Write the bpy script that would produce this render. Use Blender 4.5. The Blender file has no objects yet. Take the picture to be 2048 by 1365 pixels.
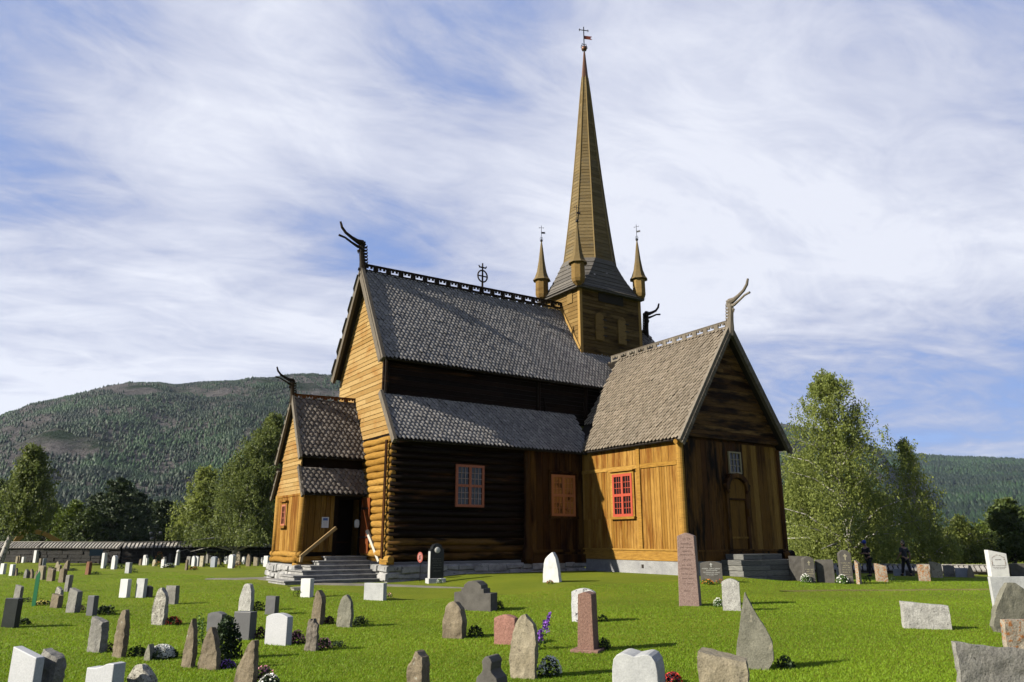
import bpy, math, random
import numpy as np
from mathutils import Vector, Matrix, noise
random.seed(7); rng = np.random.default_rng(7)
S = bpy.context.scene; COL = S.collection; PI = math.pi

# ------------------------------------------------------------------ camera
CP = Vector((-12.287, -29.568, 1.395)); YAW, PITCH, FPX = .593, .2593, 1500.
_c, _s, _cp, _sp = math.cos(YAW), math.sin(YAW), math.cos(PITCH), math.sin(PITCH)
FW = Vector((_s*_cp, _c*_cp, _sp)); RT = Vector((_c, -_s, 0)); UP = RT.cross(FW)
cd = bpy.data.cameras.new('camera'); cam = bpy.data.objects.new('camera', cd); COL.objects.link(cam)
cam.matrix_world = Matrix.Translation(CP) @ Matrix((RT, UP, -FW)).transposed().to_4x4()
cd.sensor_width = 36; cd.lens = FPX/2048*36; cd.clip_end = 20000; cd.clip_start = .1
S.camera = cam
def ray(px, py): return FW*FPX + RT*(px-1024) - UP*(py-682.5)
def proj(p):
    d = Vector(p)-CP; z = d.dot(FW); return 1024+FPX*d.dot(RT)/z, 682.5-FPX*d.dot(UP)/z

# ------------------------------------------------------------------ ground height
def sm(a, b, x):
    t = min(1, max(0, (x-a)/(b-a))); return t*t*(3-2*t)
def gz(x, y):
    z = -.2
    z -= .3*sm(15, 32, x)
    dx = max(0, max(-3-x, x-15)); dy = max(0, max(-8-y, y-4)); d = math.hypot(dx, dy)
    z += .1*(1-sm(0, 7, d))+.22*sm(.2, 3.2, x)*(1-sm(10.5, 13.5, x))*(1-sm(1, 8, d))
    z += .05*math.sin(x*.31+1)*math.sin(y*.27) * sm(3, 9, d)
    z -= 6*sm(75, 260, math.hypot(x, y))
    return z
def ground(px, py):
    r = ray(px, py); t = 0; z = -.2
    for _ in range(12):
        t = (z-CP.z)/r.z; p = CP+r*t; z = gz(p.x, p.y)
    return Vector((p.x, p.y, z))
def at_dist(px, D, z=None):          # ground point straight ahead of a bearing, D metres of depth away
    r = ray(px, 1085); h = Vector((r.x, r.y, 0)); k = D/h.dot(Vector((_s, _c, 0)))
    p = CP+h*k; return Vector((p.x, p.y, gz(p.x, p.y) if z is None else z))

# ------------------------------------------------------------------ tagging
def tag(o, label=None, cat=None, group=None, kind=None):
    if label: o['label'] = label
    if cat: o['category'] = cat
    if group: o['group'] = group
    if kind: o['kind'] = kind
    return o
def thing(name, label, cat, loc=(0, 0, 0), rz=0, group=None):
    o = bpy.data.objects.new(name, None); COL.objects.link(o); o.empty_display_size = .3
    o.location = loc; o.rotation_euler = (0, 0, rz); return tag(o, label, cat, group)

# ------------------------------------------------------------------ mesh builder
class MB:
    def __init__(s): s.v = []; s.f = []; s.t = []
    def add(s, vs, fs, t=None):
        n = len(s.v); s.v += [tuple(p) for p in vs]; t = random.random() if t is None else t
        for f in fs: s.f.append([i+n for i in f]); s.t.append(t)
    def hexa(s, p, t=None):          # p: 4 bottom, 4 top, same winding
        s.add(p, [(3,2,1,0),(4,5,6,7),(0,1,5,4),(1,2,6,5),(2,3,7,6),(3,0,4,7)], t)
    def box(s, a, b, t=None):
        (x0,y0,z0),(x1,y1,z1) = a, b
        s.hexa([(x0,y0,z0),(x1,y0,z0),(x1,y1,z0),(x0,y1,z0),(x0,y0,z1),(x1,y0,z1),(x1,y1,z1),(x0,y1,z1)], t)
    def bar(s, a, b, w, h, up=(0,0,1), t=None):   # rectangular bar from a to b
        a, b = Vector(a), Vector(b); d = (b-a).normalized(); u = Vector(up); r = d.cross(u)
        if r.length < 1e-4: r = d.cross(Vector((1,0,0)))
        r.normalize(); u = r.cross(d); q = []
        for c in (a, b):
            q += [c-r*w/2-u*h/2, c+r*w/2-u*h/2, c+r*w/2+u*h/2, c-r*w/2+u*h/2]
        s.add(q, [(0,1,2,3),(7,6,5,4),(0,4,5,1),(1,5,6,2),(2,6,7,3),(3,7,4,0)], t)
    def tube(s, pts, rad, n=8, t=None, cap=True):
        pts = [Vector(p) for p in pts]; rad = rad if isinstance(rad, (list, tuple)) else [rad]*len(pts)
        vs = []; fs = []; pr = None
        for i, p in enumerate(pts):
            d = (pts[min(i+1, len(pts)-1)]-pts[max(i-1, 0)]).normalized()
            if pr is None: pr = d.orthogonal().normalized()
            r = (pr-d*pr.dot(d)).normalized(); pr = r; b = d.cross(r)
            for k in range(n):
                a = 2*PI*k/n; vs.append(p+(r*math.cos(a)+b*math.sin(a))*rad[i])
            if i:
                for k in range(n): fs.append(((i-1)*n+k, (i-1)*n+(k+1)%n, i*n+(k+1)%n, i*n+k))
        if cap: fs.append(tuple(range(n-1, -1, -1))); fs.append(tuple((len(pts)-1)*n+k for k in range(n)))
        s.add(vs, fs, t)
    def lathe(s, c, prof, n=12, t=None):
        c = Vector(c); vs = []; fs = []
        for i, (r, z) in enumerate(prof):
            for k in range(n): a = 2*PI*k/n+PI/n; vs.append(c+Vector((r*math.cos(a), r*math.sin(a), z)))
            if i:
                for k in range(n): fs.append(((i-1)*n+k, (i-1)*n+(k+1)%n, i*n+(k+1)%n, i*n+k))
        fs.append(tuple(range(n-1, -1, -1))); fs.append(tuple((len(prof)-1)*n+k for k in range(n)))
        s.add(vs, fs, t)
    def prism(s, poly, O, X, Y, T, t=None):       # poly in the O,X,Y plane, extruded by T
        O, X, Y, T = map(Vector, (O, X, Y, T)); n = len(poly)
        a = [O+X*x+Y*y for x, y in poly]; b = [p+T for p in a]
        fs = [tuple(range(n-1, -1, -1)), tuple(range(n, 2*n))]+[(i, (i+1)%n, n+(i+1)%n, n+i) for i in range(n)]
        s.add(a+b, fs, t)
    def build(s, name, mat, parent=None, smooth=False, bevel=0):
        me = bpy.data.meshes.new(name); me.from_pydata(s.v, [], s.f); me.materials.append(mat)
        at = me.attributes.new('v', 'FLOAT', 'FACE'); at.data.foreach_set('value', s.t)
        if smooth: me.polygons.foreach_set('use_smooth', [True]*len(me.polygons))
        o = bpy.data.objects.new(name, me); COL.objects.link(o)
        if parent: o.parent = parent
        if bevel:
            b = o.modifiers.new('bevel', 'BEVEL'); b.width = bevel; b.segments = 2; b.limit_method = 'ANGLE'; b.angle_limit = .6
        return o
def npmesh(name, V, F, mat, parent=None, val=None):
    me = bpy.data.meshes.new(name); k = F.shape[1]
    me.vertices.add(len(V)); me.vertices.foreach_set('co', V.astype(np.float32).ravel())
    me.loops.add(F.size); me.loops.foreach_set('vertex_index', F.astype(np.int32).ravel())
    me.polygons.add(len(F)); me.polygons.foreach_set('loop_start', np.arange(0, F.size, k, dtype=np.int32))
    me.polygons.foreach_set('loop_total', np.full(len(F), k, dtype=np.int32))
    at = me.attributes.new('v', 'FLOAT', 'FACE'); at.data.foreach_set('value', (rng.random(len(F)) if val is None else val).astype(np.float32))
    me.update(calc_edges=True); me.materials.append(mat)
    o = bpy.data.objects.new(name, me); COL.objects.link(o)
    if parent: o.parent = parent
    return o

# ------------------------------------------------------------------ materials
def nodes(name):
    m = bpy.data.materials.new(name); m.use_nodes = True; nt = m.node_tree; return m, nt, nt.nodes['Principled BSDF']
def N(nt, typ, **kw):
    n = nt.nodes.new(typ)
    for k, v in kw.items():
        if k in n.inputs: n.inputs[k].default_value = v
        else: setattr(n, k, v)
    return n
def ramp(nt, src, stops):
    r = nt.nodes.new('ShaderNodeValToRGB'); e = r.color_ramp.elements
    while len(e) < len(stops): e.new(.5)
    for i, (p, c) in enumerate(stops): e[i].position = p; e[i].color = (*c, 1) if len(c) == 3 else c
    nt.links.new(src, r.inputs[0]); return r
def mixc(nt, f, a, b, mode='MIX'):
    m = nt.nodes.new('ShaderNodeMix'); m.data_type = 'RGBA'; m.blend_type = mode
    for i, x in ((0, f), (6, a), (7, b)):
        if isinstance(x, (int, float)): m.inputs[i].default_value = x
        elif isinstance(x, tuple): m.inputs[i].default_value = (*x, 1) if len(x) == 3 else x
        else: nt.links.new(x, m.inputs[i])
    return m.outputs[2]
def coord(nt, scale=(1,1,1), rot=(0,0,0)):
    tc = N(nt, 'ShaderNodeTexCoord'); mp = N(nt, 'ShaderNodeMapping'); mp.inputs['Scale'].default_value = scale
    mp.inputs['Rotation'].default_value = rot
    nt.links.new(tc.outputs['Object'], mp.inputs['Vector']); return mp.outputs[0]
def noise_(nt, vec, scale, detail=4, rough=.55):
    n = N(nt, 'ShaderNodeTexNoise'); n.inputs['Scale'].default_value = scale; n.inputs['Detail'].default_value = detail
    n.inputs['Roughness'].default_value = rough; nt.links.new(vec, n.inputs['Vector']); return n.outputs['Fac']
def attr(nt): a = N(nt, 'ShaderNodeAttribute'); a.attribute_name = 'v'; return a.outputs['Fac']
def bump(nt, p, h, st=.5, dist=.02):
    b = N(nt, 'ShaderNodeBump'); b.inputs['Strength'].default_value = st; b.inputs['Distance'].default_value = dist
    nt.links.new(h, b.inputs['Height']); nt.links.new(b.outputs[0], p.inputs['Normal'])
def sc_(c, f): return tuple(x*f for x in c) if c else c
def wood(name, c1, c2, c3, grain=(1,1,14), stain=None, sscale=(1,1,.35), st0=.45, st1=.62, rough=.75, gs=6):
    """c1-c2 board tones, c3 grain dark; stain: colour of the old tar runs"""
    c1, c2, c3, stain = [sc_(c, .49) for c in (c1, c2, c3, stain)]; m, nt, p = nodes(name)
    base = mixc(nt, attr(nt), c1, c2)
    g = noise_(nt, coord(nt, grain), gs, 5, .7)
    gr = ramp(nt, g, [(.35, (1,1,1)), (.62, (0,0,0))])
    base = mixc(nt, gr.outputs[0], base, mixc(nt, .55, base, c3))
    if stain:
        s = noise_(nt, coord(nt, sscale), 1.1, 6, .65)
        sr = ramp(nt, s, [(st0, (0,0,0)), (st1, (1,1,1))]); base = mixc(nt, sr.outputs[0], base, stain)
    nt.links.new(base, p.inputs['Base Color']); p.inputs['Roughness'].default_value = rough
    p.inputs['Specular IOR Level'].default_value = .04
    bump(nt, p, g, .6, .012); return m
def plain(name, c, rough=.7, metal=0, spec=.3, c2=None, ns=8, emit=None):
    c = sc_(c, .47); c2 = sc_(c2, .47); m, nt, p = nodes(name)
    if c2:
        n = noise_(nt, coord(nt), ns, 6, .6); r = ramp(nt, n, [(.35, c), (.65, c2)]); nt.links.new(r.outputs[0], p.inputs['Base Color'])
        bump(nt, p, n, .4, .01)
    else: p.inputs['Base Color'].default_value = (*c, 1)
    p.inputs['Roughness'].default_value = rough; p.inputs['Metallic'].default_value = metal; p.inputs['Specular IOR Level'].default_value = spec
    return m
def stone(name, c1, c2, sc=3, spot=None, spsc=30, spt=.6, b=.6, bs=14, rough=.85):
    fl = .68 if b > .25 else .86
    c1, c2, spot = [sc_(c, .49) for c in (c1, c2, spot)]; m, nt, p = nodes(name); co = coord(nt)
    geo = N(nt, 'ShaderNodeObjectInfo'); mp = N(nt, 'ShaderNodeVectorMath', operation='ADD')
    sc3 = N(nt, 'ShaderNodeVectorMath', operation='SCALE'); cb = N(nt, 'ShaderNodeCombineXYZ')
    for i in range(3): nt.links.new(geo.outputs['Random'], cb.inputs[i])
    nt.links.new(cb.outputs[0], sc3.inputs[0]); sc3.inputs['Scale'].default_value = 37
    nt.links.new(co, mp.inputs[0]); nt.links.new(sc3.outputs[0], mp.inputs[1]); co = mp.outputs[0]
    n = noise_(nt, co, sc, 7, .62); base = ramp(nt, n, [(.32, c1), (.68, c2)]).outputs[0]
    f = noise_(nt, co, 55, 3, .6); base = mixc(nt, ramp(nt, f, [(.3, (.78,.78,.78)), (.7, (1.15,1.15,1.15))]).outputs[0], base, base)
    fr = ramp(nt, f, [(.36, (fl,fl,fl)), (.6, (1,1,1))]).outputs[0]; base = mixc(nt, 1., base, fr, 'MULTIPLY')
    if spot:
        s = noise_(nt, co, spsc, 5, .65); sr = ramp(nt, s, [(spt, (0,0,0)), (spt+.05, (1,1,1))]); base = mixc(nt, sr.outputs[0], base, spot)
    nt.links.new(base, p.inputs['Base Color']); p.inputs['Roughness'].default_value = rough; p.inputs['Specular IOR Level'].default_value = .25
    bn = noise_(nt, co, bs, 6, .65); bump(nt, p, bn, b, .03); return m

W_SUN = wood('tarred_boards', (.36,.225,.075), (.52,.365,.155), (.17,.075,.02), grain=(2,2.2,32), gs=3, stain=(.30,.14,.035), sscale=(.7,.7,1.2), st0=.5, st1=.72)
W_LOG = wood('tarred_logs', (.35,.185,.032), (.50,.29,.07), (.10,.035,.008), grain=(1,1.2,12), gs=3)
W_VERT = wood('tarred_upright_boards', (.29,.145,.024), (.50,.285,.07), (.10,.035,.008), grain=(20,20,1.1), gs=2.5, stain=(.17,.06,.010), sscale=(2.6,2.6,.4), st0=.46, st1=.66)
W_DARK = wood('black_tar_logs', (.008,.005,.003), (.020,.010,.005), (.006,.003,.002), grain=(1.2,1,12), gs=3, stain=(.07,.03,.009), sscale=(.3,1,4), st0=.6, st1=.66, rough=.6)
W_LOWLOG = wood('worn_lower_logs', (.10,.045,.012), (.26,.145,.04), (.03,.012,.004), grain=(2,2,26), gs=3, stain=(.012,.006,.003), sscale=(.5,1,3), st0=.46, st1=.6, rough=.65)
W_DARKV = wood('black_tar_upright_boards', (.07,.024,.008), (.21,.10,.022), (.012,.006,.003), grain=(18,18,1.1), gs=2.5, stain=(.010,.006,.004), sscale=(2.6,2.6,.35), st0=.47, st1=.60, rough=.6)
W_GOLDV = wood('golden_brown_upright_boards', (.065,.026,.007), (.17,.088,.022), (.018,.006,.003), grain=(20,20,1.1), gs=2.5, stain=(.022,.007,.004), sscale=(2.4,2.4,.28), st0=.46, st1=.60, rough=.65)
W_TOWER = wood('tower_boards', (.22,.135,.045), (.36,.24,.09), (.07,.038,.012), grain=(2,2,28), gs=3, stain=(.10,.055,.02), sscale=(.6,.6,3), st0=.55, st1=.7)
W_TOWER_SHADE = wood('shaded_tower_boards', (.12,.075,.025), (.23,.15,.055), (.04,.022,.008), grain=(2,2,28), gs=3, stain=(.045,.025,.01), sscale=(.8,.8,3), st0=.5, st1=.66)  # darker copy of the tower boards: shade of the south face put into colour
W_SPIRE = wood('spire_boards', (.19,.135,.06), (.29,.215,.105), (.06,.045,.024), grain=(2,2,26), gs=3, stain=(.16,.13,.08), sscale=(.6,.6,1.5), st0=.5, st1=.7)
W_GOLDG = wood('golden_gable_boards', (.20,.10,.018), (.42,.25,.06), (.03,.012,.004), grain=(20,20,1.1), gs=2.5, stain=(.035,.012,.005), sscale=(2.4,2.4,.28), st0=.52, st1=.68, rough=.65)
W_GREY = wood('weathered_grey_timber', (.17,.145,.115), (.27,.235,.19), (.07,.058,.045), grain=(8,8,1), gs=2.5)
W_SKIRT = wood('grey_lapped_boards', (.13,.12,.11), (.22,.20,.175), (.06,.055,.05), grain=(2,2,8), gs=3)
W_BLACK = wood('black_carved_timber', (.025,.018,.012), (.05,.035,.022), (.01,.008,.006), grain=(5,5,5), gs=4, rough=.6)
W_RED = wood('red_brown_door_wood', (.19,.05,.015), (.25,.075,.02), (.08,.02,.008), grain=(9,9,.8), gs=3)
W_PALE = wood('pale_new_timber', (.44,.31,.15), (.5,.36,.18), (.3,.19,.08), grain=(4,4,4), gs=3)
W_DECK = plain('roof_underside', (.02,.013,.008), .9)
def shing(name, a, b, d):
    a, b, d = [sc_(c, .57) for c in (a, b, d)]; m, nt, p = nodes(name); base = mixc(nt, attr(nt), a, b)
    g = noise_(nt, coord(nt, (3,3,2)), 7, 4, .6); base = mixc(nt, ramp(nt, g, [(.4, (0,0,0)), (.65, (1,1,1))]).outputs[0], base, mixc(nt, .5, base, d))
    big = noise_(nt, coord(nt), .5, 4, .6); base = mixc(nt, 1., base, ramp(nt, big, [(.3, (.84,.84,.84)), (.7, (1.1,1.08,1.05))]).outputs[0], 'MULTIPLY')
    lt = N(nt, 'ShaderNodeMath', operation='LESS_THAN'); nt.links.new(attr(nt), lt.inputs[0]); lt.inputs[1].default_value = -.5; base = mixc(nt, lt.outputs[0], base, sc_(d, .35))
    nt.links.new(base, p.inputs['Base Color']); p.inputs['Roughness'].default_value = .8; p.inputs['Specular IOR Level'].default_value = .12
    bump(nt, p, g, .35, .008); return m
SH_GREY = shing('grey_scale_shingles', (.22,.21,.205), (.36,.345,.33), (.12,.11,.105))
SH_TAN = shing('brown_grey_shingles', (.17,.14,.105), (.27,.23,.18), (.10,.078,.055))
SH_DARK = shing('dark_brown_shingles', (.14,.12,.105), (.27,.24,.21), (.05,.04,.03))
M_FOUND = stone('whitewashed_fieldstone', (.22,.22,.22), (.58,.57,.55), 2.2, (.09,.09,.09), 5, .62, 1.0, 5)
M_CONC = stone('grey_render', (.27,.27,.28), (.42,.42,.42), 1.6, (.18,.18,.18), 6, .66, .4, 20)
M_STEP = stone('grey_step_stone', (.22,.22,.215), (.46,.45,.43), 3, (.12,.12,.12), 8, .62, .7, 9)
M_REDP = plain('red_window_paint', (.45,.065,.03), .5)
M_REDO = plain('faded_salmon_window_paint', (.42,.13,.065), .6)
M_WHITEP = plain('white_paint', (.34,.29,.17), .6)
def glass(name='dark_window_glass'):
    m, nt, p = nodes(name); p.inputs['Base Color'].default_value = (.006,.007,.008,1); p.inputs['Roughness'].default_value = .06
    p.inputs['Specular IOR Level'].default_value = .45; n = noise_(nt, coord(nt), 2.5, 1, .5); bump(nt, p, n, .25, .02); return m
M_GLASS = glass()
M_IRON = plain('wrought_iron', (.02,.02,.022), .5, .6)
M_COPPER = plain('brown_copper', (.16,.075,.04), .45, .5)
M_GOLDFLAG = plain('rust_red_vane', (.33,.07,.03), .5, .3)
# ------------------------------------------------------------------ the stave church
CH = thing('stave_church', 'tall tar-brown wooden stave church with slender spire, dragon heads and scale-shingled roofs', 'church', (6, -2, 0))
def cpart(mb, name, mat, parent=None, smooth=False, bevel=0, label=None):
    o = mb.build(name, mat, None, smooth, bevel); o.parent = parent or CH
    if parent is None: o.matrix_parent_inverse = Matrix.Translation((-6, 2, 0))
    if label: o['label'] = label
    return o
def ext(poly, z, ax):                # extent of a polygon along the other axis at level z
    r = []; n = len(poly)
    for i in range(n):
        a, b = poly[i], poly[(i+1) % n]; za, zb = a[ax], b[ax]
        if (za-z)*(zb-z) <= 0 and abs(za-zb) > 1e-9:
            k = (z-za)/(zb-za); r.append(a[1-ax]+(b[1-ax]-a[1-ax])*k)
    return (min(r), max(r)) if len(r) > 1 else None
def boards(mb, O, U, V, Nn, poly, bh=.2, th=.035, lap=.02, axis=1, gap=None, split=.3, holes=()):
    """clad a polygon (u,v) with boards; axis 1: boards run along u, 0: along v"""
    gap = (.010 if axis else .017) if gap is None else gap
    O, U, V, Nn = map(Vector, (O, U, V, Nn)); cs = [p[axis] for p in poly]; z = min(cs); z1 = max(cs)
    while z < z1-.02:
        h = min(bh*random.uniform(.82, 1.15), z1-z); e0 = ext(poly, z+.004, axis); e1 = ext(poly, z+h-.004, axis)
        if e0 and e1:
            k = [0, 1]
            if random.random() < split and e0[1]-e0[0] > 1.5: k = [0, random.uniform(.25, .75), 1]
            for i in range(len(k)-1):
                g = gap if len(k) > 2 else 0
                a0 = e0[0]+(e0[1]-e0[0])*k[i]; b0 = e0[0]+(e0[1]-e0[0])*k[i+1]-g
                a1 = e1[0]+(e1[1]-e1[0])*k[i]; b1 = e1[0]+(e1[1]-e1[0])*k[i+1]-g
                segs = [(a0, b0, a1, b1)]
                for (h0, h1, l0, l1) in holes:      # u range, v range kept free
                    if axis == 1 and z+h > l0+.03 and z < l1-.03:
                        segs = [s for q in segs for s in ([(q[0], min(q[1], h0), q[2], min(q[3], h0))] if q[0] < h0 else [])+([(max(q[0], h1), q[1], max(q[2], h1), q[3])] if q[1] > h1 else [])]
                jit = random.uniform(0, .008)
                for (s0, t0, s1, t1) in segs:
                    def P(c, l, d): return O+(U*c+V*l if axis == 1 else U*l+V*c)+Nn*d
                    lo = z+gap; up_ = z+h
                    q = [P(s0, lo, -.01), P(t0, lo, -.01), P(t0, lo, th+lap+jit), P(s0, lo, th+lap+jit), P(s1, up_, -.01), P(t1, up_, -.01), P(t1, up_, th+jit), P(s1, up_, th+jit)]
                    mb.add(q, [(0,1,2,3),(7,6,5,4),(0,4,5,1),(1,5,6,2),(2,6,7,3),(3,7,4,0)])
        z += h
def shingles(mb, O, U, V, Lu, Lv, w=.15, r=.14, th=.042, keep=None):
    O, U, V = map(Vector, (O, U, V)); U.normalize(); V.normalize(); Nn = U.cross(V)
    if Nn.z < 0: Nn = -Nn
    j = 0; v = 0
    while v < Lv:
        u = (j % 2)*w/2; j += 1
        while u < Lu:
            if keep is None or keep(u, v):
                ww = w*.44; c = O+U*(u+random.uniform(-.012, .012))+V*(v+random.uniform(-.016, .014)); dz = random.uniform(0, .016)+(.02 if random.random() < .03 else 0)
                top = min(r*1.9, Lv-v+.02); hi = th*1.7+dz; lo = th*.7; rd = ww*.25
                pts = [(0, 0, hi), (ww*.62, r*.24, hi), (ww, r*.58, hi-.004), (ww, top, lo), (-ww, top, lo), (-ww, r*.58, hi-.004), (-ww*.62, r*.24, hi)]
                a = [c+U*x+V*y+Nn*z for x, y, z in pts]+[c+V*r*.5+Nn*(hi+rd), c+V*top+Nn*(lo+rd*.6)]; b = [c+U*x+V*y+Nn*(z-th) for x, y, z in pts[:3]+pts[5:]]
                mb.add(a+b, [(0,1,2,7), (7,2,3,8), (0,7,5,6), (7,8,4,5), (0,9,10,1), (1,10,11,2), (6,13,9,0), (5,12,13,6)])
                mb.t[-4:] = [-1.]*4
            u += w
        v += r
def slab(mb, O, U, V, Lu, Lv, th=.07):
    O, U, V = Vector(O), Vector(U).normalized(), Vector(V).normalized(); Nn = U.cross(V)
    if Nn.z < 0: Nn = -Nn
    mb.prism([(0,0),(Lu,0),(Lu,Lv),(0,Lv)], O-Nn*th, U, V, Nn*(th+.002))
def roof(name, mat, O, U, E, Lu, w=.15, r=.14, keep=None, label=None, parent=None, dk=None, th=.042):
    """O eave corner, E ridge point above it"""
    V = Vector(E)-Vector(O); Lv = V.length; mb = MB(); shingles(mb, O, U, V, Lu, Lv, w, r, th, keep=keep)
    o = cpart(mb, name, mat, parent, label=label); mb = MB(); Lk = dk or Lu; slab(mb, O, U, V, Lk, Lv); d = mb.build('roof_deck', W_DECK, o); return o
def crest(parent, A, B, h=.34, pitch=.62, mat=None, th=.06):
    """ridge board pierced with little crown-shaped holes"""
    A, B = Vector(A), Vector(B); L = (B-A).length; X = (B-A)/L; Z = Vector((0,0,1)); Y = X.cross(Z); mb = MB(); n = max(1, round(L/pitch)); p = L/n
    def r(x0, x1, z0, z1, t): mb.prism([(x0,z0),(x1,z0),(x1,z1),(x0,z1)], A-Y*th/2, X, Z, Y*th, t)
    hw = p*.31
    for i in range(n):
        x = i*p; t = random.random(); c = x+p/2; u = h/10
        r(x, x+p, 0, 3*u, t); r(x, x+p, 8.2*u, h, t)
        r(x, c-hw, 3*u, 8.2*u, t); r(c+hw, x+p, 3*u, 8.2*u, t)
        r(c-hw*.74, c-hw*.24, 5.6*u, 8.2*u, t); r(c+hw*.24, c+hw*.74, 5.6*u, 8.2*u, t)
    mb.prism([(0, h), (L, h), (L, h+.03), (0, h+.03)], A-Y*(th/2+.015), X, Z, Y*(th+.03))
    return cpart(mb, 'ridge_crest', mat or W_BLACK, parent)
def strip(mb, pts, w, h, up): 
    for a, b in zip(pts, pts[1:]): mb.bar(a, b, w, h, up)
def dragon(loc, rz, s=1., mat=None, lean=.0, name='dragon_head'):
    """carved head, jaws towards local -X"""
    M = Matrix.Translation(loc) @ Matrix.Rotation(rz, 4, 'Z') @ Matrix.Scale(s, 4); mb = MB(); f = lambda x, z, y=0: M @ Vector((x, y, z))
    mb.tube([f(.06,-.35), f(.02,0), f(-.02,.3), f(-.06,.62), f(-.08,.9), f(-.05,1.08)], [.17*s,.165*s,.13*s,.12*s,.13*s,.12*s], 8)
    mb.tube([f(.03,1.0), f(-.1,1.13), f(-.3,1.16), f(-.55,1.27), f(-.82,1.42), f(-1.0,1.62), f(-1.08,1.86)], [.12*s,.15*s,.10*s,.075*s,.065*s,.06*s,.045*s], 8)
    mb.tube([f(-.08,.93), f(-.28,.93), f(-.55,1.05), f(-.85,1.2), f(-1.12,1.25)], [.09*s,.065*s,.05*s,.045*s,.05*s], 7)
    for i in range(7):
        z = .1+i*.14; mb.tube([f(.06-.01*i, z), f(.20-.012*i, z+.02), f(.24-.012*i, z+.12)], [.06*s,.05*s,.015*s], 5)
    for y in (-.1, .1): mb.tube([f(-.02,1.12,y), f(.02,1.16,y*1.3)], [.05*s,.03*s], 6)
    for i in range(6): mb.tube([f(-.0-.012*i,.12+i*.13,-.14), f(-.0-.012*i,.12+i*.13,.14)], [.02*s,.02*s], 5)
    mb.tube([f(-.14,.8), f(-.24,.74), f(-.22,.62)], [.05*s,.05*s,.02*s], 6)
    return cpart(mb, name, mat or W_BLACK, smooth=False)
def vane(parent, base, h, s=1., ang=0., mflag=None):
    mb = MB(); b = Vector(base); mb.tube([b, b+Vector((0,0,h))], .018*s, 5); d = Vector((math.cos(ang), math.sin(ang), 0))
    z = h*.86; mb.bar(b+Vector((0,0,z))-d*.17*s, b+Vector((0,0,z))+d*.17*s, .02*s, .02*s)
    for k in (-1, 1): mb.bar(b+Vector((0,0,z-.05*s))+d*.15*s*k, b+Vector((0,0,z+.05*s))+d*.15*s*k, .015*s, .015*s, (1,0,0))
    for q, (zz, l) in enumerate(((.16*h, .10), (.25*h, .07))):
        for k in (-1, 1): mb.tube([b+Vector((0,0,zz)), b+d*l*s*k+Vector((0,0,zz+.04*s)), b+d*l*1.1*s*k+Vector((0,0,zz-.04*s))], .013*s, 5)
    o = cpart(mb, 'vane_rod', M_IRON, parent)
    mb = MB(); mb.lathe(b+Vector((0,0,-.02)), [(.02*s,0),(.075*s,.03*s),(.1*s,.1*s),(.075*s,.17*s),(.02*s,.2*s)], 10); cpart(mb, 'ball', M_COPPER if mflag else M_IRON, parent, True)
    mb = MB(); z0, z1 = h*.5, h*.5+.13*s; L = .3*s
    mb.prism([(0,0),(L,0),(L*.75,.065*s),(L,.13*s),(0,.13*s)], b+Vector((0,0,z0)), d, (0,0,1), Vector((-d.y, d.x, 0))*.012); cpart(mb, 'vane_flag', mflag or M_IRON, parent)
def window(O, U, Nn, w, h, cols, rows, mat, cross=True, fr=.09, parent=None, casing=None, label=None, gl=None, bars=None):
    """O lower-left corner on the wall face"""
    O, U, Nn = map(Vector, (O, U, Nn)); Z = Vector((0,0,1)); fm = MB()
    def r(mb, a, b, c, d, z0, z1): mb.prism([(a,c),(b,c),(b,d),(a,d)], O+Nn*z0, U, Z, Nn*(z1-z0))
    r(fm,0,w,0,fr,0,.07); r(fm,0,w,h-fr,h,0,.07); r(fm,0,fr,fr,h-fr,0,.07); r(fm,w-fr,w,fr,h-fr,0,.07)
    if cross: r(fm,w/2-fr*.55,w/2+fr*.55,fr,h-fr,0,.075); r(fm,fr,w/2-fr*.55,h/2-fr*.5,h/2+fr*.5,0,.072); r(fm,w/2+fr*.55,w-fr,h/2-fr*.5,h/2+fr*.5,0,.072)
    o = cpart(fm, 'window', mat, parent, label=label)
    g = MB(); r(g, fr*.8, w-fr*.8, fr*.8, h-fr*.8, .012, .022); g.build('pane', gl or M_GLASS, o)
    m = MB(); xs = [(fr, w/2-fr*.55), (w/2+fr*.55, w-fr)] if cross else [(fr, w-fr)]; ys = [(fr, h/2-fr*.5), (h/2+fr*.5, h-fr)] if cross else [(fr, h-fr)]
    for a, b in xs:
        for c, d in ys:
            for i in range(1, cols): x = a+(b-a)*i/cols; r(m, x-.011, x+.011, c, d, .022, .05)
            for i in range(1, rows): y = c+(d-c)*i/rows; r(m, a, b, y-.011, y+.011, .022, .047)
    m.build('glazing_bars', bars or mat, o)
    if casing:
        c_ = MB(); e = .1; r(c_,-e,0,-e,h+e,0,.05); r(c_,w,w+e,-e,h+e,0,.05); r(c_,0,w,h,h+e,0,.05); r(c_,-e*1.3,w+e*1.3,-e,-.0,.02,.13); r(c_,-e*1.4,w+e*1.4,h+e,h+e+.05,0,.14); c_.build('casing', casing, o)
    return o
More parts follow.
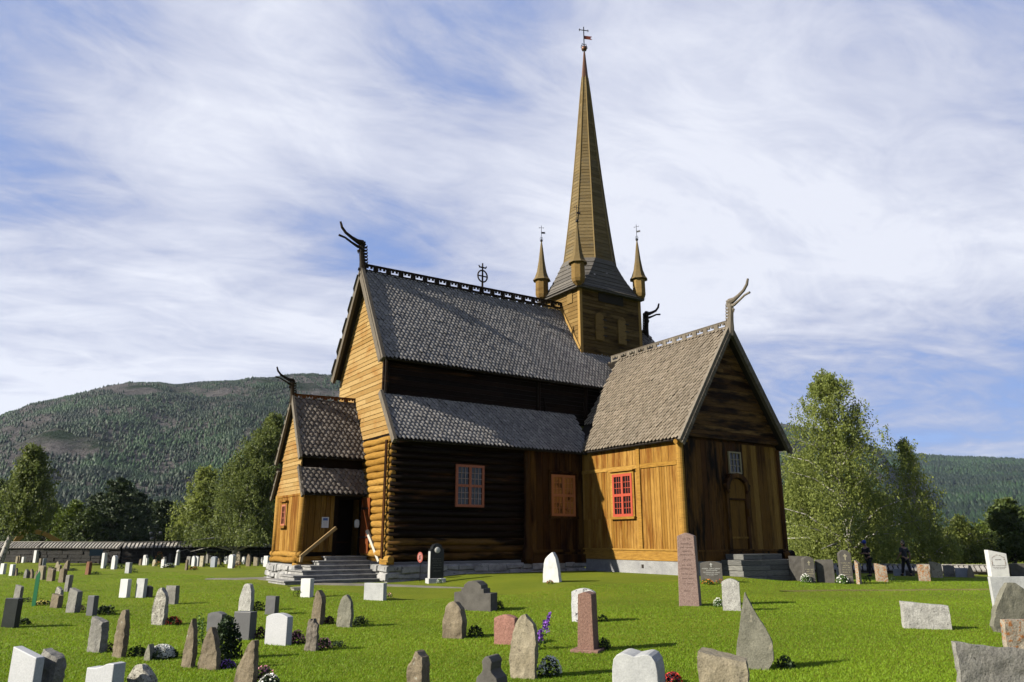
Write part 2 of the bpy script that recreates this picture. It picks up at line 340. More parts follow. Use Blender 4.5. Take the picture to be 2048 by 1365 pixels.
def logwall(mb, A, B, z0, z1, Nn, n=17, ends=.0, R=None):
    A, B, Nn = Vector(A), Vector(B), Vector(Nn); h = (z1-z0)/n; X = (B-A).normalized()
    for i in range(n):
        z = z0+h*(i+.5); off = random.uniform(-.012, .012); e0, e1 = (ends if isinstance(ends, tuple) else (ends, ends))
        a = A-X*(e0+random.uniform(-.02,.02) if e0 else 0); b = B+X*(e1+random.uniform(-.02,.02) if e1 else 0)
        pts = [Vector((a.lerp(b, k/6).x, a.lerp(b, k/6).y, z+.018*math.sin(k*1.7+i*2.3)))+Nn*off for k in range(7)]
        mb.tube(pts, [h*.54*random.uniform(.97, 1.03) for _ in pts], 12)

# --- nave
R_ = (0, .04, 12.82)
nr = roof('nave_roof', SH_GREY, (-.3, -2.6, 8.42), (1,0,0), (-.3, .02, 12.84), 13.6, .19, .175, label='grey scale-shingled main roof slope', keep=lambda u, v: not (u > 11.1 and u < 15.3 and v > 2.9))
crest(nr, (-.3, .02, 12.87), (10.8, .02, 13.03))
nb = roof('nave_roof', SH_DARK, (-.3, 2.68, 8.45), (1,0,0), (-.3, .02, 12.84), 13.6, .5, .5)
for s in (-1, 1):
    mb = MB(); ye = -2.66 if s < 0 else 2.74; N_ = Vector((0, s*.857, .515))
    mb.bar(Vector((-.34, ye, 8.33)), Vector((-.34, .02, 12.92)), .14, .3, N_)
    mb.bar(Vector((-.42, ye+.1*-s, 8.3)), Vector((-.42, .02, 12.78)), .03, .26, N_)
    cpart(mb, 'bargeboard', W_GREY)
mb = MB(); gp = [(-3.08,5.38),(-2.14,7.12),(-2.14,8.55),(.02,12.6),(2.62,8.55),(2.62,7.12),(3.4,5.38)]
boards(mb, (0,0,0), (0,1,0), (0,0,1), (-1,0,0), gp, .2, .03, .022)
cpart(mb, 'west_gable_boards', W_SUN, label='golden clapboards of the sunlit gable')
mb = MB(); mb.prism(gp, (.01,0,0), (0,1,0), (0,0,1), (.1,0,0)); 
mb.bar((-.03,-2.16,7.1), (-.03,-2.16,8.55), .12, .12); mb.box((-.07,-.9,5.24), (.04,-3.0,5.37)); cpart(mb, 'gable_core', W_DARK)
# clerestory wall, in the deep shade of the eaves
mb = MB(); boards(mb, (0,-2.14,0), (1,0,0), (0,0,1), (0,-1,0), [(0,6.7),(12,6.7),(12,8.9),(0,8.9)], .22)
for x in (.06, 7.6, 10.4): mb.tube([(x,-2.2,6.7), (x,-2.2,8.6)], .11, 10)
for x in (7.9, 10.2): mb.tube([(x,-2.22,7.7), (x+.05,-2.28,7.2), (x,-2.24,7.0)], [.03,.05,.03], 6)
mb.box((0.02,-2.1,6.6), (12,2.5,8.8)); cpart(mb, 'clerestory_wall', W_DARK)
ar = roof('aisle_roof', SH_GREY, (-.14,-3.64,5.08), (1,0,0), (-.14,-2.24,7.03), 9.75, .19, .175, label='grey shingled lower lean-to roof')
mb = MB(); N_ = Vector((0,-.81,.59)); mb.bar((-.17,-3.68,5.0), (-.17,-2.2,7.12), .13, .24, N_); cpart(mb, 'bargeboard', W_GREY)
roof('aisle_roof', SH_DARK, (-.14,3.9,5.08), (1,0,0), (-.14,2.6,7.03), 12, .5, .5)
# log walls
mb = MB(); logwall(mb, (0,-3.1,0), (6.1,-3.1,0), .66, 1.46, (0,-1,0), 3, (.06, 0)); cpart(mb, 'lower_logs', W_LOWLOG, smooth=True, label='three lowest logs with worn golden patches')
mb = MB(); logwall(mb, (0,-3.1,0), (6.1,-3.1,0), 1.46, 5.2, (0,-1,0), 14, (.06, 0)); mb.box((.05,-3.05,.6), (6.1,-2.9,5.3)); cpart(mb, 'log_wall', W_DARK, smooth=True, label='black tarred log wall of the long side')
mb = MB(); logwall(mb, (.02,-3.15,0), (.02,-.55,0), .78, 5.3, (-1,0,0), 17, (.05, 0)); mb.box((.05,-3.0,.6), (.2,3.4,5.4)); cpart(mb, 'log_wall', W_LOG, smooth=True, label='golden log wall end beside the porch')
mb = MB(); mb.box((-.14,-3.34,.52), (.16,-2.7,.74)); mb.tube([(-.05,-3.5,.70), (-.05,-2.9,.72)], [.13,.15], 10)
cpart(mb, 'corner_post', W_LOG); mb = MB(); mb.box((-.24,-3.14,.74), (-.19,-2.99,5.1), .1); cpart(mb, 'corner_plank', W_DARKV)
# stave bay between log wall and transept
mb = MB(); boards(mb, (6.15,-3.2,0), (1,0,0), (0,0,1), (0,-1,0), [(0,.95),(3.2,.95),(3.2,5.2),(0,5.2)], .3, .04, .01, axis=0, split=0)
mb.box((6.15,-3.18,.5), (9.4,-3.0,5.2)); cpart(mb, 'stave_wall', W_GOLDV, label='shaded upright boards with golden and red tar runs')
mb = MB(); mb.tube([(6.2,-3.3,1.15), (6.2,-3.28,3), (6.2,-3.25,5.1)], [.17,.15,.14], 12); mb.lathe((6.2,-3.3,.5), [(.2,0),(.25,.15),(.24,.4),(.17,.65)], 12)
mb.box((6.0,-3.36,.45), (9.3,-3.1,.8)); mb.box((6.4,-3.32,.9), (9.25,-3.19,1.0)); cpart(mb, 'column', W_GOLDV)
window((2.72,-3.27,2.66), (1,0,0), (0,-1,0), 1.32, 1.66, 3, 3, M_REDO, label='faded red window in the black log wall', fr=.10, bars=plain('pale_bar_paint', (.40,.30,.26), .7))
M_PANE_REFL, nt_, p_ = nodes('painted_reflection_pane'); nt_.links.new(ramp(nt_, noise_(nt_, coord(nt_), 2.2, 4, .6), [(.38, (.04,.014,.004)), (.46, (.20,.085,.022)), (.7, (.26,.125,.034))]).outputs[0], p_.inputs['Base Color']); p_.inputs['Roughness'].default_value = .25  # golden reflection in the glass, painted as amber patches in the base colour
window((7.45,-3.26,2.38), (1,0,0), (0,-1,0), 1.3, 1.76, 3, 3, plain('rust_orange_paint', (.52,.19,.065), .7), label='orange-brown window with panes coloured as a golden reflection in the stave bay', casing=W_GOLDV, fr=.11, gl=M_PANE_REFL)
# foundations
def rubble(mb, A, B, z0, z1, Nn, w=.55, rows=3):
    A, B, Nn = Vector(A), Vector(B), Vector(Nn); L = (B-A).length; X = (B-A)/L; h = (z1-z0)/rows
    for j in range(rows):
        u = 0
        while u < L:
            ww = min(w*random.uniform(.5, 1.5), L-u)
            if L-u-ww < .12: ww = L-u
            d = random.uniform(-.01, .06); e = .008; p = A+X*(u+e); q = A+X*(u+ww-e); sft = .05*math.sin(u*2.1+j*1.3) if j else 0; s2 = .05*math.sin(u*2.1+(j+1)*1.3) if j < rows-1 else 0; a0 = z0+h*j+e+sft; a1 = z0+h*(j+1)-e+s2; o = .07
            mb.hexa([(*(p-Nn*.1).xy, a0), (*(q-Nn*.1).xy, a0), (*(q+Nn*d).xy, a0+o*random.random()), (*(p+Nn*d).xy, a0+o*random.random()), (*(p-Nn*.1).xy, a1), (*(q-Nn*.1).xy, a1), (*(q+Nn*(d-.01)).xy, a1-o*random.random()), (*(p+Nn*(d-.01)).xy, a1-o*random.random())])
            u += ww
mb = MB(); rubble(mb, (-.1,-3.35,0), (9.3,-3.35,0), -.35, .5, (0,-1,0), .6, 3); rubble(mb, (-.15,-.7,0), (-.15,-3.4,0), -.35, .5, (-1,0,0), .5, 3)
mb.box((-.08,-3.3,-.4), (9.2,3.3,.5)); cpart(mb, 'foundation', M_FOUND, bevel=.02, label='rubble stone footing under the log wall')

# --- transept
TX = 12.22
def tkeep(u, v): return True
tw_ = roof('transept_roof', SH_TAN, (8.98,-9.5,5.12), (0,1,0), (TX,-9.5,9.93), 6.86, .20, .18, th=.055, label='tan-grey shingled roof of the side arm', keep=lambda u, v: u < 6.1 or v > 1.6)
roof('transept_roof', SH_TAN, (15.46,-9.5,5.12), (0,1,0), (TX,-9.5,9.93), 7.7, .3, .3)
crest(tw_, (TX,-9.45,10.02), (TX,-2.1,9.96), .3, .6, W_GREY)
for s in (-1, 1):
    mb = MB(); N_ = Vector((s*.83,0,.56)); mb.bar((TX+s*3.3,-9.55,5.03), (TX,-9.55,10.0), .14, .26, N_)
    a, b = Vector((TX+s*3.28,-9.64,4.92)), Vector((TX,-9.64,9.85)); n = 42
    for i in range(n): p = a.lerp(b, (i+.5)/n); mb.bar(p-(b-a)/n*.42, p+(b-a)/n*.42, .04, .16, N_)
    cpart(mb, 'bargeboard', W_GREY)
mb = MB(); gp = [(9.15,5.45),(TX,9.75),(15.29,5.45)]; boards(mb, (0,-9.18,0), (1,0,0), (0,0,1), (0,-1,0), gp, .2)
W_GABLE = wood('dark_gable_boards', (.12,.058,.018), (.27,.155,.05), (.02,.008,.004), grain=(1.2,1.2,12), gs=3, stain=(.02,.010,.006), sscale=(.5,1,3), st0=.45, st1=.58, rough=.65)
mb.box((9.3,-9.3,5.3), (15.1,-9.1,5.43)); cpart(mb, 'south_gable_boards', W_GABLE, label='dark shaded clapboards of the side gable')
mb = MB(); mb.prism(gp, (0,-9.17,0), (1,0,0), (0,0,1), (0,.1,0)); cpart(mb, 'gable_core', W_DARK)
# west wall of the transept (sunlit)
mb = MB(); X0 = 9.27
boards(mb, (X0,0,0), (0,1,0), (0,0,1), (-1,0,0), [(-9.0,1.03),(-6.95,1.03),(-6.95,4.2),(-9.0,4.2)], .16, .025, .0, axis=0, split=0)
boards(mb, (X0,0,0), (0,1,0), (0,0,1), (-1,0,0), [(-6.75,1.03),(-3.2,1.03),(-3.2,2.25),(-6.75,2.25)], .17, .025, .0, axis=0, split=0)
boards(mb, (X0,0,0), (0,1,0), (0,0,1), (-1,0,0), [(-5.18,2.25),(-3.2,2.25),(-3.2,4.25),(-5.18,4.25)], .17, .025, .0, axis=0, split=0)
boards(mb, (X0,0,0), (0,1,0), (0,0,1), (-1,0,0), [(-9.0,4.38),(-3.2,4.38),(-3.2,5.15),(-9.0,5.15)], .4, .025, .0, axis=0, split=0)
mb.box((X0-.01,-6.75,2.25), (X0+.1,-6.58,4.25))
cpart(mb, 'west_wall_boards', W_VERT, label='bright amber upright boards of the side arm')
mb = MB()
mb.box((X0-.08,-6.95,1.0), (X0+.1,-6.76,5.1)); mb.box((X0-.07,-8.98,4.2), (X0+.05,-6.96,4.37)); mb.box((X0-.06,-6.75,4.22), (X0+.05,-3.2,4.37))
mb.box((X0-.09,-9.1,1.0), (X0+.1,-3.2,1.06)); mb.box((X0-.05,-9.12,.62), (X0+.1,-3.2,.995))
for y in (-9.1,): mb.tube([(X0+.03,y,.98), (X0+.03,y,5.1)], [.16,.14], 12)
mb.tube([(X0-.28,-9.2,5.05), (X0+.4,-9.1,5.15)], [.1,.1], 8)
cpart(mb, 'wall_frame', W_LOG)
mb = MB(); mb.box((X0+.02,-9.05,.6), (X0+.3,-3.2,5.2)); cpart(mb, 'wall_core', W_DARK)
window((X0-.03,-5.28,2.32), (0,-1,0), (-1,0,0), 1.2, 1.74, 3, 3, M_REDP, casing=W_LOG, label='bright red window in the amber wall', fr=.11)
mb = MB(); mb.box((X0-.02,-9.25,-.5), (X0+.4,-3.3,.61)); mb.box((X0,-9.22,-.5), (15.2,-8.8,.61)); cpart(mb, 'foundation', M_CONC, label='pale rendered footing of the side arm')
mb = MB(); mb.box((X0-.03,-6.9,.32), (X0-.01,-6.78,.46)); cpart(mb, 'vent', W_DECK)
# south wall of the transept (shade)
mb = MB(); boards(mb, (0,-9.13,0), (1,0,0), (0,0,1), (0,-1,0), [(9.45,1.03),(11.65,1.03),(11.65,5.2),(9.45,5.2)], .3, .045, .0, axis=0, split=0)
boards(mb, (0,-9.13,0), (1,0,0), (0,0,1), (0,-1,0), [(11.65,3.95),(12.85,3.95),(12.85,5.2),(11.65,5.2)], .3, .045, .0, axis=0, split=0)
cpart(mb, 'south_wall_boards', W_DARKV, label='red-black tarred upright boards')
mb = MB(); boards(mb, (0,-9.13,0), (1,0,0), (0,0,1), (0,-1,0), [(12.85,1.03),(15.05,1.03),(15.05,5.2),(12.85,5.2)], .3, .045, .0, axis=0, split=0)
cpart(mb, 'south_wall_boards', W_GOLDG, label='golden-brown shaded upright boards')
mb = MB(); mb.box((9.4,-9.12,.6), (15.1,-8.9,5.3)); mb.box((9.4,-9.26,.97), (15.15,-9.1,1.03)); mb.box((9.4,-9.2,.62), (15.15,-9.1,.965))
mb.tube([(15.12,-9.1,.6), (15.12,-9.1,5.1)], [.18,.15], 12); mb.box((15.0,-9.1,.6), (15.2,-3,5.2)); mb.tube([(14.95,-9.1,.75), (15.4,-9.3,.8)], [.22,.2], 10)
cpart(mb, 'wall_frame', W_DARKV)
mb = MB(); D = -9.17
mb.prism([(11.78,1.05),(12.72,1.05),(12.72,2.95),(11.78,2.95)], (0,D,0), (1,0,0), (0,0,1), (0,-.05,0))
mb.prism([(11.74,3.0),(12.76,3.0)]+[(12.25+.51*math.cos(a*PI/8), 3.35+.42*math.sin(a*PI/8)) for a in range(9)], (0,D,0), (1,0,0), (0,0,1), (0,-.09,0))
mb.box((11.72,D-.09,1.45), (12.8,D,1.52)); cpart(mb, 'side_door', W_GOLDG, label='narrow arched side door below the small white window')
mb = MB()
for a in range(10):
    t0, t1 = -.15+a*(PI+.3)/10, -.15+(a+1)*(PI+.3)/10
    mb.prism([(12.25+r*math.cos(t), 3.4+r*.85*math.sin(t)) for r, t in ((.5,t0),(.7,t0),(.7,t1),(.5,t1))], (0,D-.02,0), (1,0,0), (0,0,1), (0,-.17,0))
mb.box((11.6,D-.12,1.05), (11.76,D,3.35)); mb.box((12.74,D-.12,1.05), (12.9,D,3.35)); mb.box((12.76,D-.2,2.3), (12.9,D-.12,2.6)); mb.bar((11.52,D-.12,3.55), (11.72,D-.12,3.2), .1, .1); mb.bar((12.98,D-.12,3.55), (12.78,D-.12,3.2), .1, .1)
mb.box((11.76,D-.11,2.93), (12.74,D-.04,3.0)); cpart(mb, 'door_surround', W_DARKV)
window((11.94,-9.18,3.98), (1,0,0), (0,-1,0), .74, .88, 3, 3, M_WHITEP, False, .06, label='small white-framed window over the side door')
mb = MB()
for i, (x0, x1, z0, z1, d) in enumerate(((11.0,14.3,-.4,.06,1.05),(11.06,14.25,.07,.27,1.0),(11.04,14.28,.28,.46,.98),(11.02,14.2,.47,.66,.96),(11.3,13.6,.67,.87,.85))):
    k = x0
    while k < x1-.05:
        e = min(x1, k+random.uniform(.7, 1.8)); mb.box((k, -9.27-d, z0), (e-.012, -9.27, z1)); k = e
cpart(mb, 'stone_platform', wood('weathered_white_timber_stone', (.12,.12,.115), (.30,.295,.27), (.04,.04,.04), grain=(1,1,8), gs=4), bevel=.012, label='stack of weathered grey slabs below the side door')

# --- porch
PY = .72; PX = -2.55
pr = roof('porch_roof', SH_DARK, (PX-.18,PY-1.5,4.52), (1,0,0), (PX-.18,PY,7.02), 2.75, .21, .19, label='dark shingled steep porch roof')
roof('porch_roof', SH_DARK, (PX-.18,PY+1.5,4.52), (1,0,0), (PX-.18,PY,7.02), 2.75, .3, .3)
pl_ = roof('porch_lower_roof', SH_DARK, (PX-.14,PY-1.95,3.08), (1,0,0), (PX-.14,PY-1.28,4.12), 2.75, .21, .18, label='short shingled skirt roof over the porch door')
roof('porch_lower_roof', SH_DARK, (PX-.14,PY+1.95,3.08), (1,0,0), (PX-.14,PY+1.28,4.12), 2.75, .3, .3)
crest(pr, (PX-.2,PY,6.98), (0,PY,7.05), .22, .5, wood('red_brown_ridge_board', (.16,.06,.02), (.22,.09,.03), (.05,.02,.01)))
for s in (-1, 1):
    N_ = Vector((0,s*.857,.515)); mb = MB(); mb.bar((PX-.22,PY+s*1.53,4.45), (PX-.22,PY,7.1), .1, .2, N_); cpart(mb, 'bargeboard', W_GREY); mb = MB(); mb.bar((PX-.17,PY+s*1.98,3.0), (PX-.17,PY+s*1.26,4.18), .09, .17, N_); cpart(mb, 'bargeboard', W_GREY)
mb = MB(); gp = [(PY-1.35,4.6),(PY,6.9),(PY+1.35,4.6)]; boards(mb, (PX,0,0), (0,1,0), (0,0,1), (-1,0,0), gp, .17)
gp2 = [(PY-1.72,3.12),(PY-1.15,4.1),(PY-1.15,4.58),(PY+1.15,4.58),(PY+1.15,4.1),(PY+1.72,3.12)]; boards(mb, (PX,0,0), (0,1,0), (0,0,1), (-1,0,0), gp2, .17)
mb.box((PX-.07,PY-1.4,4.56), (PX+.02,PY+1.4,4.62)); cpart(mb, 'porch_gable_boards', W_SUN)
mb = MB(); mb.prism(gp, (PX+.01,0,0), (0,1,0), (0,0,1), (.08,0,0)); mb.prism(gp2, (PX+.01,0,0), (0,1,0), (0,0,1), (.08,0,0)); mb.box((PX+.05,PY-1.15,4.0), (0,PY+1.15,4.7)); cpart(mb, 'porch_core', W_DARK)
HW = 1.5
mb = MB(); boards(mb, (PX,0,0), (0,1,0), (0,0,1), (-1,0,0), [(PY-HW,.98),(PY+HW+.12,.98),(PY+HW,3.1),(PY-HW,3.1)], .2, .03, .0, axis=0, split=0)
mb.box((PX-.06,PY-HW-.02,3.06), (PX+.03,PY+HW+.05,3.14)); cpart(mb, 'porch_wall_boards', W_VERT)
mb = MB(); boards(mb, (0,PY-HW,0), (1,0,0), (0,0,1), (0,-1,0), [(PX,.95),(-1.25,.95),(-1.25,3.15),(PX,3.15)], .22, .03, .0, axis=0, split=0); cpart(mb, 'porch_wall_boards', W_GOLDG)
mb = MB()
mb.box((PX+.02,PY-HW+.03,.7), (-1.25,PY-HW+.12,3.2), .2); mb.box((PX+.02,PY-HW+.04,.7), (PX+.1,PY+HW,3.2)); mb.box((-1.28,PY-HW-.06,.8), (-1.13,PY-HW+.1,3.2)); mb.box((-.2,PY-HW-.04,.8), (-.05,PY-HW+.1,3.2)); mb.box((-1.13,PY-HW-.03,2.95), (-.2,PY-HW+.1,3.2))
mb.box((PX,PY+HW,.7), (0,PY+HW+.1,3.2)); mb.box((PX,PY-HW+.1,.7), (0,PY+HW,.8)); mb.box((-1.3,PY-.3,.8), (0,PY-.2,3.1)); cpart(mb, 'porch_core', W_DARK)
mb = MB()
logwall(mb, (PX,PY-HW,0), (PX,PY+HW+.1,0), .55, .97, (-1,0,0), 2, .18); logwall(mb, (PX,PY-HW,0), (-.1,PY-HW,0), .35, .8, (0,-1,0), 2, (.2, 0)); cpart(mb, 'sill_logs', W_LOG, smooth=True)
for y_ in (PY-HW, PY+HW): mb = MB(); mb.tube([(PX,y_,.7), (PX,y_,3.15)], .125, 12); cpart(mb, 'corner_post', W_LOG, smooth=True)
mb = MB(); rubble(mb, (PX-.22,PY+HW+.35,0), (PX-.22,PY-HW-.25,0), -.35, .5, (-1,0,0), .5, 3); rubble(mb, (PX-.22,PY-HW-.25,0), (-.2,PY-HW-.25,0), -.35, .42, (0,-1,0), .5, 3)
mb.box((PX-.15,PY-HW-.2,-.4), (0,PY+HW+.3,.5)); cpart(mb, 'foundation', M_FOUND, bevel=.02)
window((PX-.03,1.42,1.95), (0,-1,0), (-1,0,0), .5, .82, 3, 3, M_REDO, False, .07, casing=W_VERT, label='tiny red-brown window in the porch front')
mb = MB(); mb.prism([(0,0),(.05,0),(.05,2.1),(0,2.1)], (-.16,PY-HW-.85,.9), (1,0,0), (0,0,1), (0,.85,0)); d_ = cpart(mb, 'door', W_RED, label='red-brown door leaf standing open')
for z_ in (1.5, 2.6): mb = MB(); mb.bar((-.19,PY-HW-.75,z_), (-.19,PY-HW-.1,z_), .02, .06, (0,0,1)); mb.build('hinge_strap', M_IRON, d_)
# steps
yb = PY-HW-.3
for i in range(6):
    z1 = .8-i*.155; x0 = -1.7-i*.4; yf = yb-.28-i*.3; mb = MB(); mb.box((x0,yf,z1-.045), (-.02,yb+.3,z1), .6)
    if i == 0: steps = thing('stone_steps', 'wide grey stone stairs of six treads up to the church porch', 'steps', (-1.2, yb-.8, 0)); 
    mb.build('tread', M_STEP).parent = steps
    steps.children[-1].location = (1.2, -(yb-.8), 0)
    mb = MB(); a = x0+.05; mb.box((a, yf+.04, -.35 if i == 5 else z1-.2), (-.04, yb+.2, z1-.046)); o = mb.build('riser', M_STEP, steps, bevel=.01); o.location = (1.2, -(yb-.8), 0)
mb = MB(); mb.bar((-2.62,yb-.1,.78), (-1.3,yb-.1,1.85), .09, .12); mb.bar((-2.6,yb-.1,.6), (-2.58,yb-.1,.8), .1, .1, (1,0,0))
cpart(mb, 'handrail', W_PALE)
mb = MB(); mb.bar((-.02,yb-1.35,.62), (-.22,yb-.55,1.75), .09, .11); cpart(mb, 'handrail', plain('white_rail', (.6,.58,.5), .5))

# --- tower
T0, T1, TY = 10.81, 14.9, 1.45; TZ = 14.02
mb = MB(); boards(mb, (0,-TY,0), (1,0,0), (0,0,1), (0,-1,0), [(T0,9.2),(T1,9.2),(T1,TZ),(T0,TZ)], .2, .03, .02, split=.6); cpart(mb, 'tower_wall', W_TOWER_SHADE, label='shaded lapped boards of the tower')
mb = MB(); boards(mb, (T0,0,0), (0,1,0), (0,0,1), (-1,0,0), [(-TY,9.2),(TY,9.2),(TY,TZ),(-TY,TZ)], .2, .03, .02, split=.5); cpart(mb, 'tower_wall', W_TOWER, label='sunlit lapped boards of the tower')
mb = MB(); mb.box((T0+.01,-TY+.01,9), (T1,TY,TZ-.05)); cpart(mb, 'tower_core', W_DARK)
W_TRIM = wood('ochre_trim', (.40,.25,.08), (.46,.29,.10), (.2,.12,.04))
for a_, b_ in (((T0-.07,-TY-.07,9.4),(T0+.1,-TY+.1,TZ)), ((T1-.12,-TY-.07,9.4),(T1+.06,-TY+.1,TZ)), ((T0-.065,TY-.1,11),(T0+.1,TY+.06,TZ))): mb = MB(); mb.box(a_, b_); cpart(mb, 'corner_board', W_TRIM)
mb = MB(); mb.bar((T0-.08,-.0,13.05), (T0-.08,-1.5,10.6), .1, .12, (0,-.857,.515)); cpart(mb, 'flashing_board', W_TRIM)
def archp(cx, w, z0, z1): return [(cx-w/2,z0),(cx+w/2,z0)]+[(cx+w/2*math.cos(a*PI/8), z1-w/2+w/2*math.sin(a*PI/8)) for a in range(9)]
for x in (12.0, 13.52):
    mb = MB(); mb.prism(archp(x,.55,11.2,12.66), (0,-TY-.06,0), (1,0,0), (0,0,1), (0,-.06,0)); o = cpart(mb, 'shutter', W_TOWER)
    for z in (11.45, 11.9, 12.3): mb = MB(); mb.box((x+.2,-TY-.15,z), (x+.45,-TY-.12,z+.04)); mb.build('hinge', M_IRON, o)
for y_, z_ in ((-.72,13.15),(.75,13.0)): mb = MB(); mb.prism(archp(0,.42,z_,z_+.65), (T0-.055,y_,0), (0,1,0), (0,0,1), (-.03,0,0)); cpart(mb, 'shutter', W_TOWER)
mb = MB(); mb.box((12.0,-TY-.08,13.3), (13.7,-TY-.05,13.85)); cpart(mb, 'louvre_opening', W_DECK)
CX = 12.8; OA, OB, OZ = 1.46, 1.12, 15.85
def octa(a, b, z, cx=CX, k=.414): return [Vector((cx+x, y, z)) for x, y in ((a,-b*k),(a,b*k),(a*k,b),(-a*k,b),(-a,b*k),(-a,-b*k),(-a*k,-b),(a*k,-b))]
mb = MB(); E = .36; n = 9; ex0, ex1, ey = T0-E, T1+.12, TY+E
def rect8(z, s): # rectangle with doubled corners matched to the octagon order
    hx = (ex1-ex0)/2; mx = (ex0+ex1)/2; return [Vector((mx+hx*x, ey*y, z)) for x, y in ((1,-1),(1,1),(1,1),(-1,1),(-1,1),(-1,-1),(-1,-1),(1,-1))]
lo = rect8(13.88, 1); up_ = octa(OA+.06, OB+.06, OZ)
def skirt(k, d=0):
    kk = k**.8; z = 13.88+(OZ-13.88)*(k**1.35)
    return [Vector((a.x+(b.x-a.x)*kk+(a.x-CX)*d*.02, a.y+(b.y-a.y)*kk+a.y*d*.02, z)) for a, b in zip(lo, up_)]
for i in range(n):
    a = skirt(i/n, .6); b = skirt((i+1)/n, -.1)
    for k in range(8):
        if (a[k]-a[(k+1)%8]).length < .02 and (b[k]-b[(k+1)%8]).length < .02: continue
        mb.add([a[k], a[(k+1)%8], b[(k+1)%8], b[k]], [(0,1,2,3)])
mb.add(lo, [(7,6,5,4,3,2,1,0)]); mb.box((ex0+.03,-ey+.03,13.78), (ex1-.03,ey-.03,13.879)); cpart(mb, 'tower_skirt_roof', W_SKIRT, label='flared grey board skirt below the spire')
mb = MB(); n = 58; ZT = 27.6
for i in range(n):
    za, zb = OZ+(ZT-OZ)*i/n, OZ+(ZT-OZ)*(i+1)/n
    def rr(z): k = 1-(z-OZ)/(29.35-OZ); return k*(1-.10*math.sin(PI*(1-k)))
    A = octa(OA*rr(za)+.014, OB*rr(za)+.014, za); B = octa(OA*rr(zb)-.004, OB*rr(zb)-.004, zb)
    for k in range(8): mb.add([A[k], A[(k+1)%8], B[(k+1)%8], B[k]], [(0,1,2,3)])
sp = cpart(mb, 'spire', W_SPIRE, label='tall slender octagonal boarded spire')
mb = MB()
for k in range(8):
    pts = []
    for i in range(13): z = OZ+(ZT-OZ)*i/12; pts.append(octa(OA*rr(z)+.01, OB*rr(z)+.01, z)[k])
    mb.tube(pts, [.035]*12+[.02], 5)
mb.build('hip_batten', wood('ochre_batten', (.28,.20,.09), (.33,.24,.11), (.2,.14,.06)), sp)
mb = MB(); A = octa(OA*rr(ZT)+.02, OB*rr(ZT)+.02, ZT-.05); mb.add(A+octa(.05,.05,29.3), [(k, (k+1)%8, 8+(k+1)%8, 8+k) for k in range(8)]+[tuple(range(8,16))]); mb.build('copper_tip', M_COPPER, sp)
mb = MB(); mb.tube([(CX,0,29.2),(CX,0,29.5)], .05, 8); wv = cpart(mb, 'weather_vane', M_IRON, label='tall wrought iron vane with a small red flag')
vane(wv, (CX,0,29.4), 1.65, 1.75, -.4, M_GOLDFLAG)
for (tx, ty, fa) in ((10.52,-1.72,-.3),(10.55,1.42,-.5),(14.8,-1.62,-1.1),(14.85,1.5,0)):
    mb = MB(); mb.lathe((tx,ty,0), [(.1,13.8),(.3,13.98),(.36,14.15),(.35,15.0)], 8); tu = cpart(mb, 'corner_turret', W_TOWER)
    mb = MB(); pf = [(.5,14.97),(.4,15.12),(.27,15.5),(.17,16.1),(.08,16.9),(.03,17.25)]; mb.lathe((tx,ty,0), pf, 8); mb.build('turret_roof', W_SPIRE, tu)
    vane(tu, (tx,ty,17.25), .95, .8, fa)
# dark bird-like ridge cross
mb = MB(); c = Vector((5.9,0,13.0)); mb.tube([c, c+Vector((0,0,1.55))], [.06,.035], 7)
ring = [c+Vector((.27*math.cos(a*PI/8), 0, .88+.3*math.sin(a*PI/8))) for a in range(17)]; mb.tube(ring, .04, 6, cap=False)
mb.bar(c+Vector((-.25,0,.88)), c+Vector((.25,0,.88)), .05, .05); mb.bar(c+Vector((-.2,0,1.33)), c+Vector((.2,0,1.33)), .05, .06)
for s in (-1, 1): mb.tube([c+Vector((s*.18,0,1.33)), c+Vector((s*.22,0,1.42))], .03, 5)
cpart(mb, 'ridge_cross', W_BLACK)
# chancel beyond the tower
cr = roof('chancel_roof', SH_DARK, (14.9,-1.9,9.4), (1,0,0), (14.9,0,12.5), 2.1, .2, .18)
roof('chancel_roof', SH_DARK, (14.9,1.9,9.4), (1,0,0), (14.9,0,12.5), 2.1, .3, .3)
crest(cr, (14.9,0,12.45), (16.8,0,12.5), .26, .5); mb = MB(); mb.box((14.8,-1.6,.5), (16.9,1.6,9.5)); mb.prism([(-1.6,9.4),(0,12.2),(1.6,9.4)], (16.8,0,0), (0,1,0), (0,0,1), (.1,0,0)); cpart(mb, 'chancel_wall', W_DARK)
dragon((-.32,.02,13.0), 0, 1.05); dragon((TX,-9.6,10.0), PI/2, 1.0, W_GREY); dragon((16.75,0,12.65), PI, 1.05); dragon((PX-.22,PY,7.0), 0, .68)
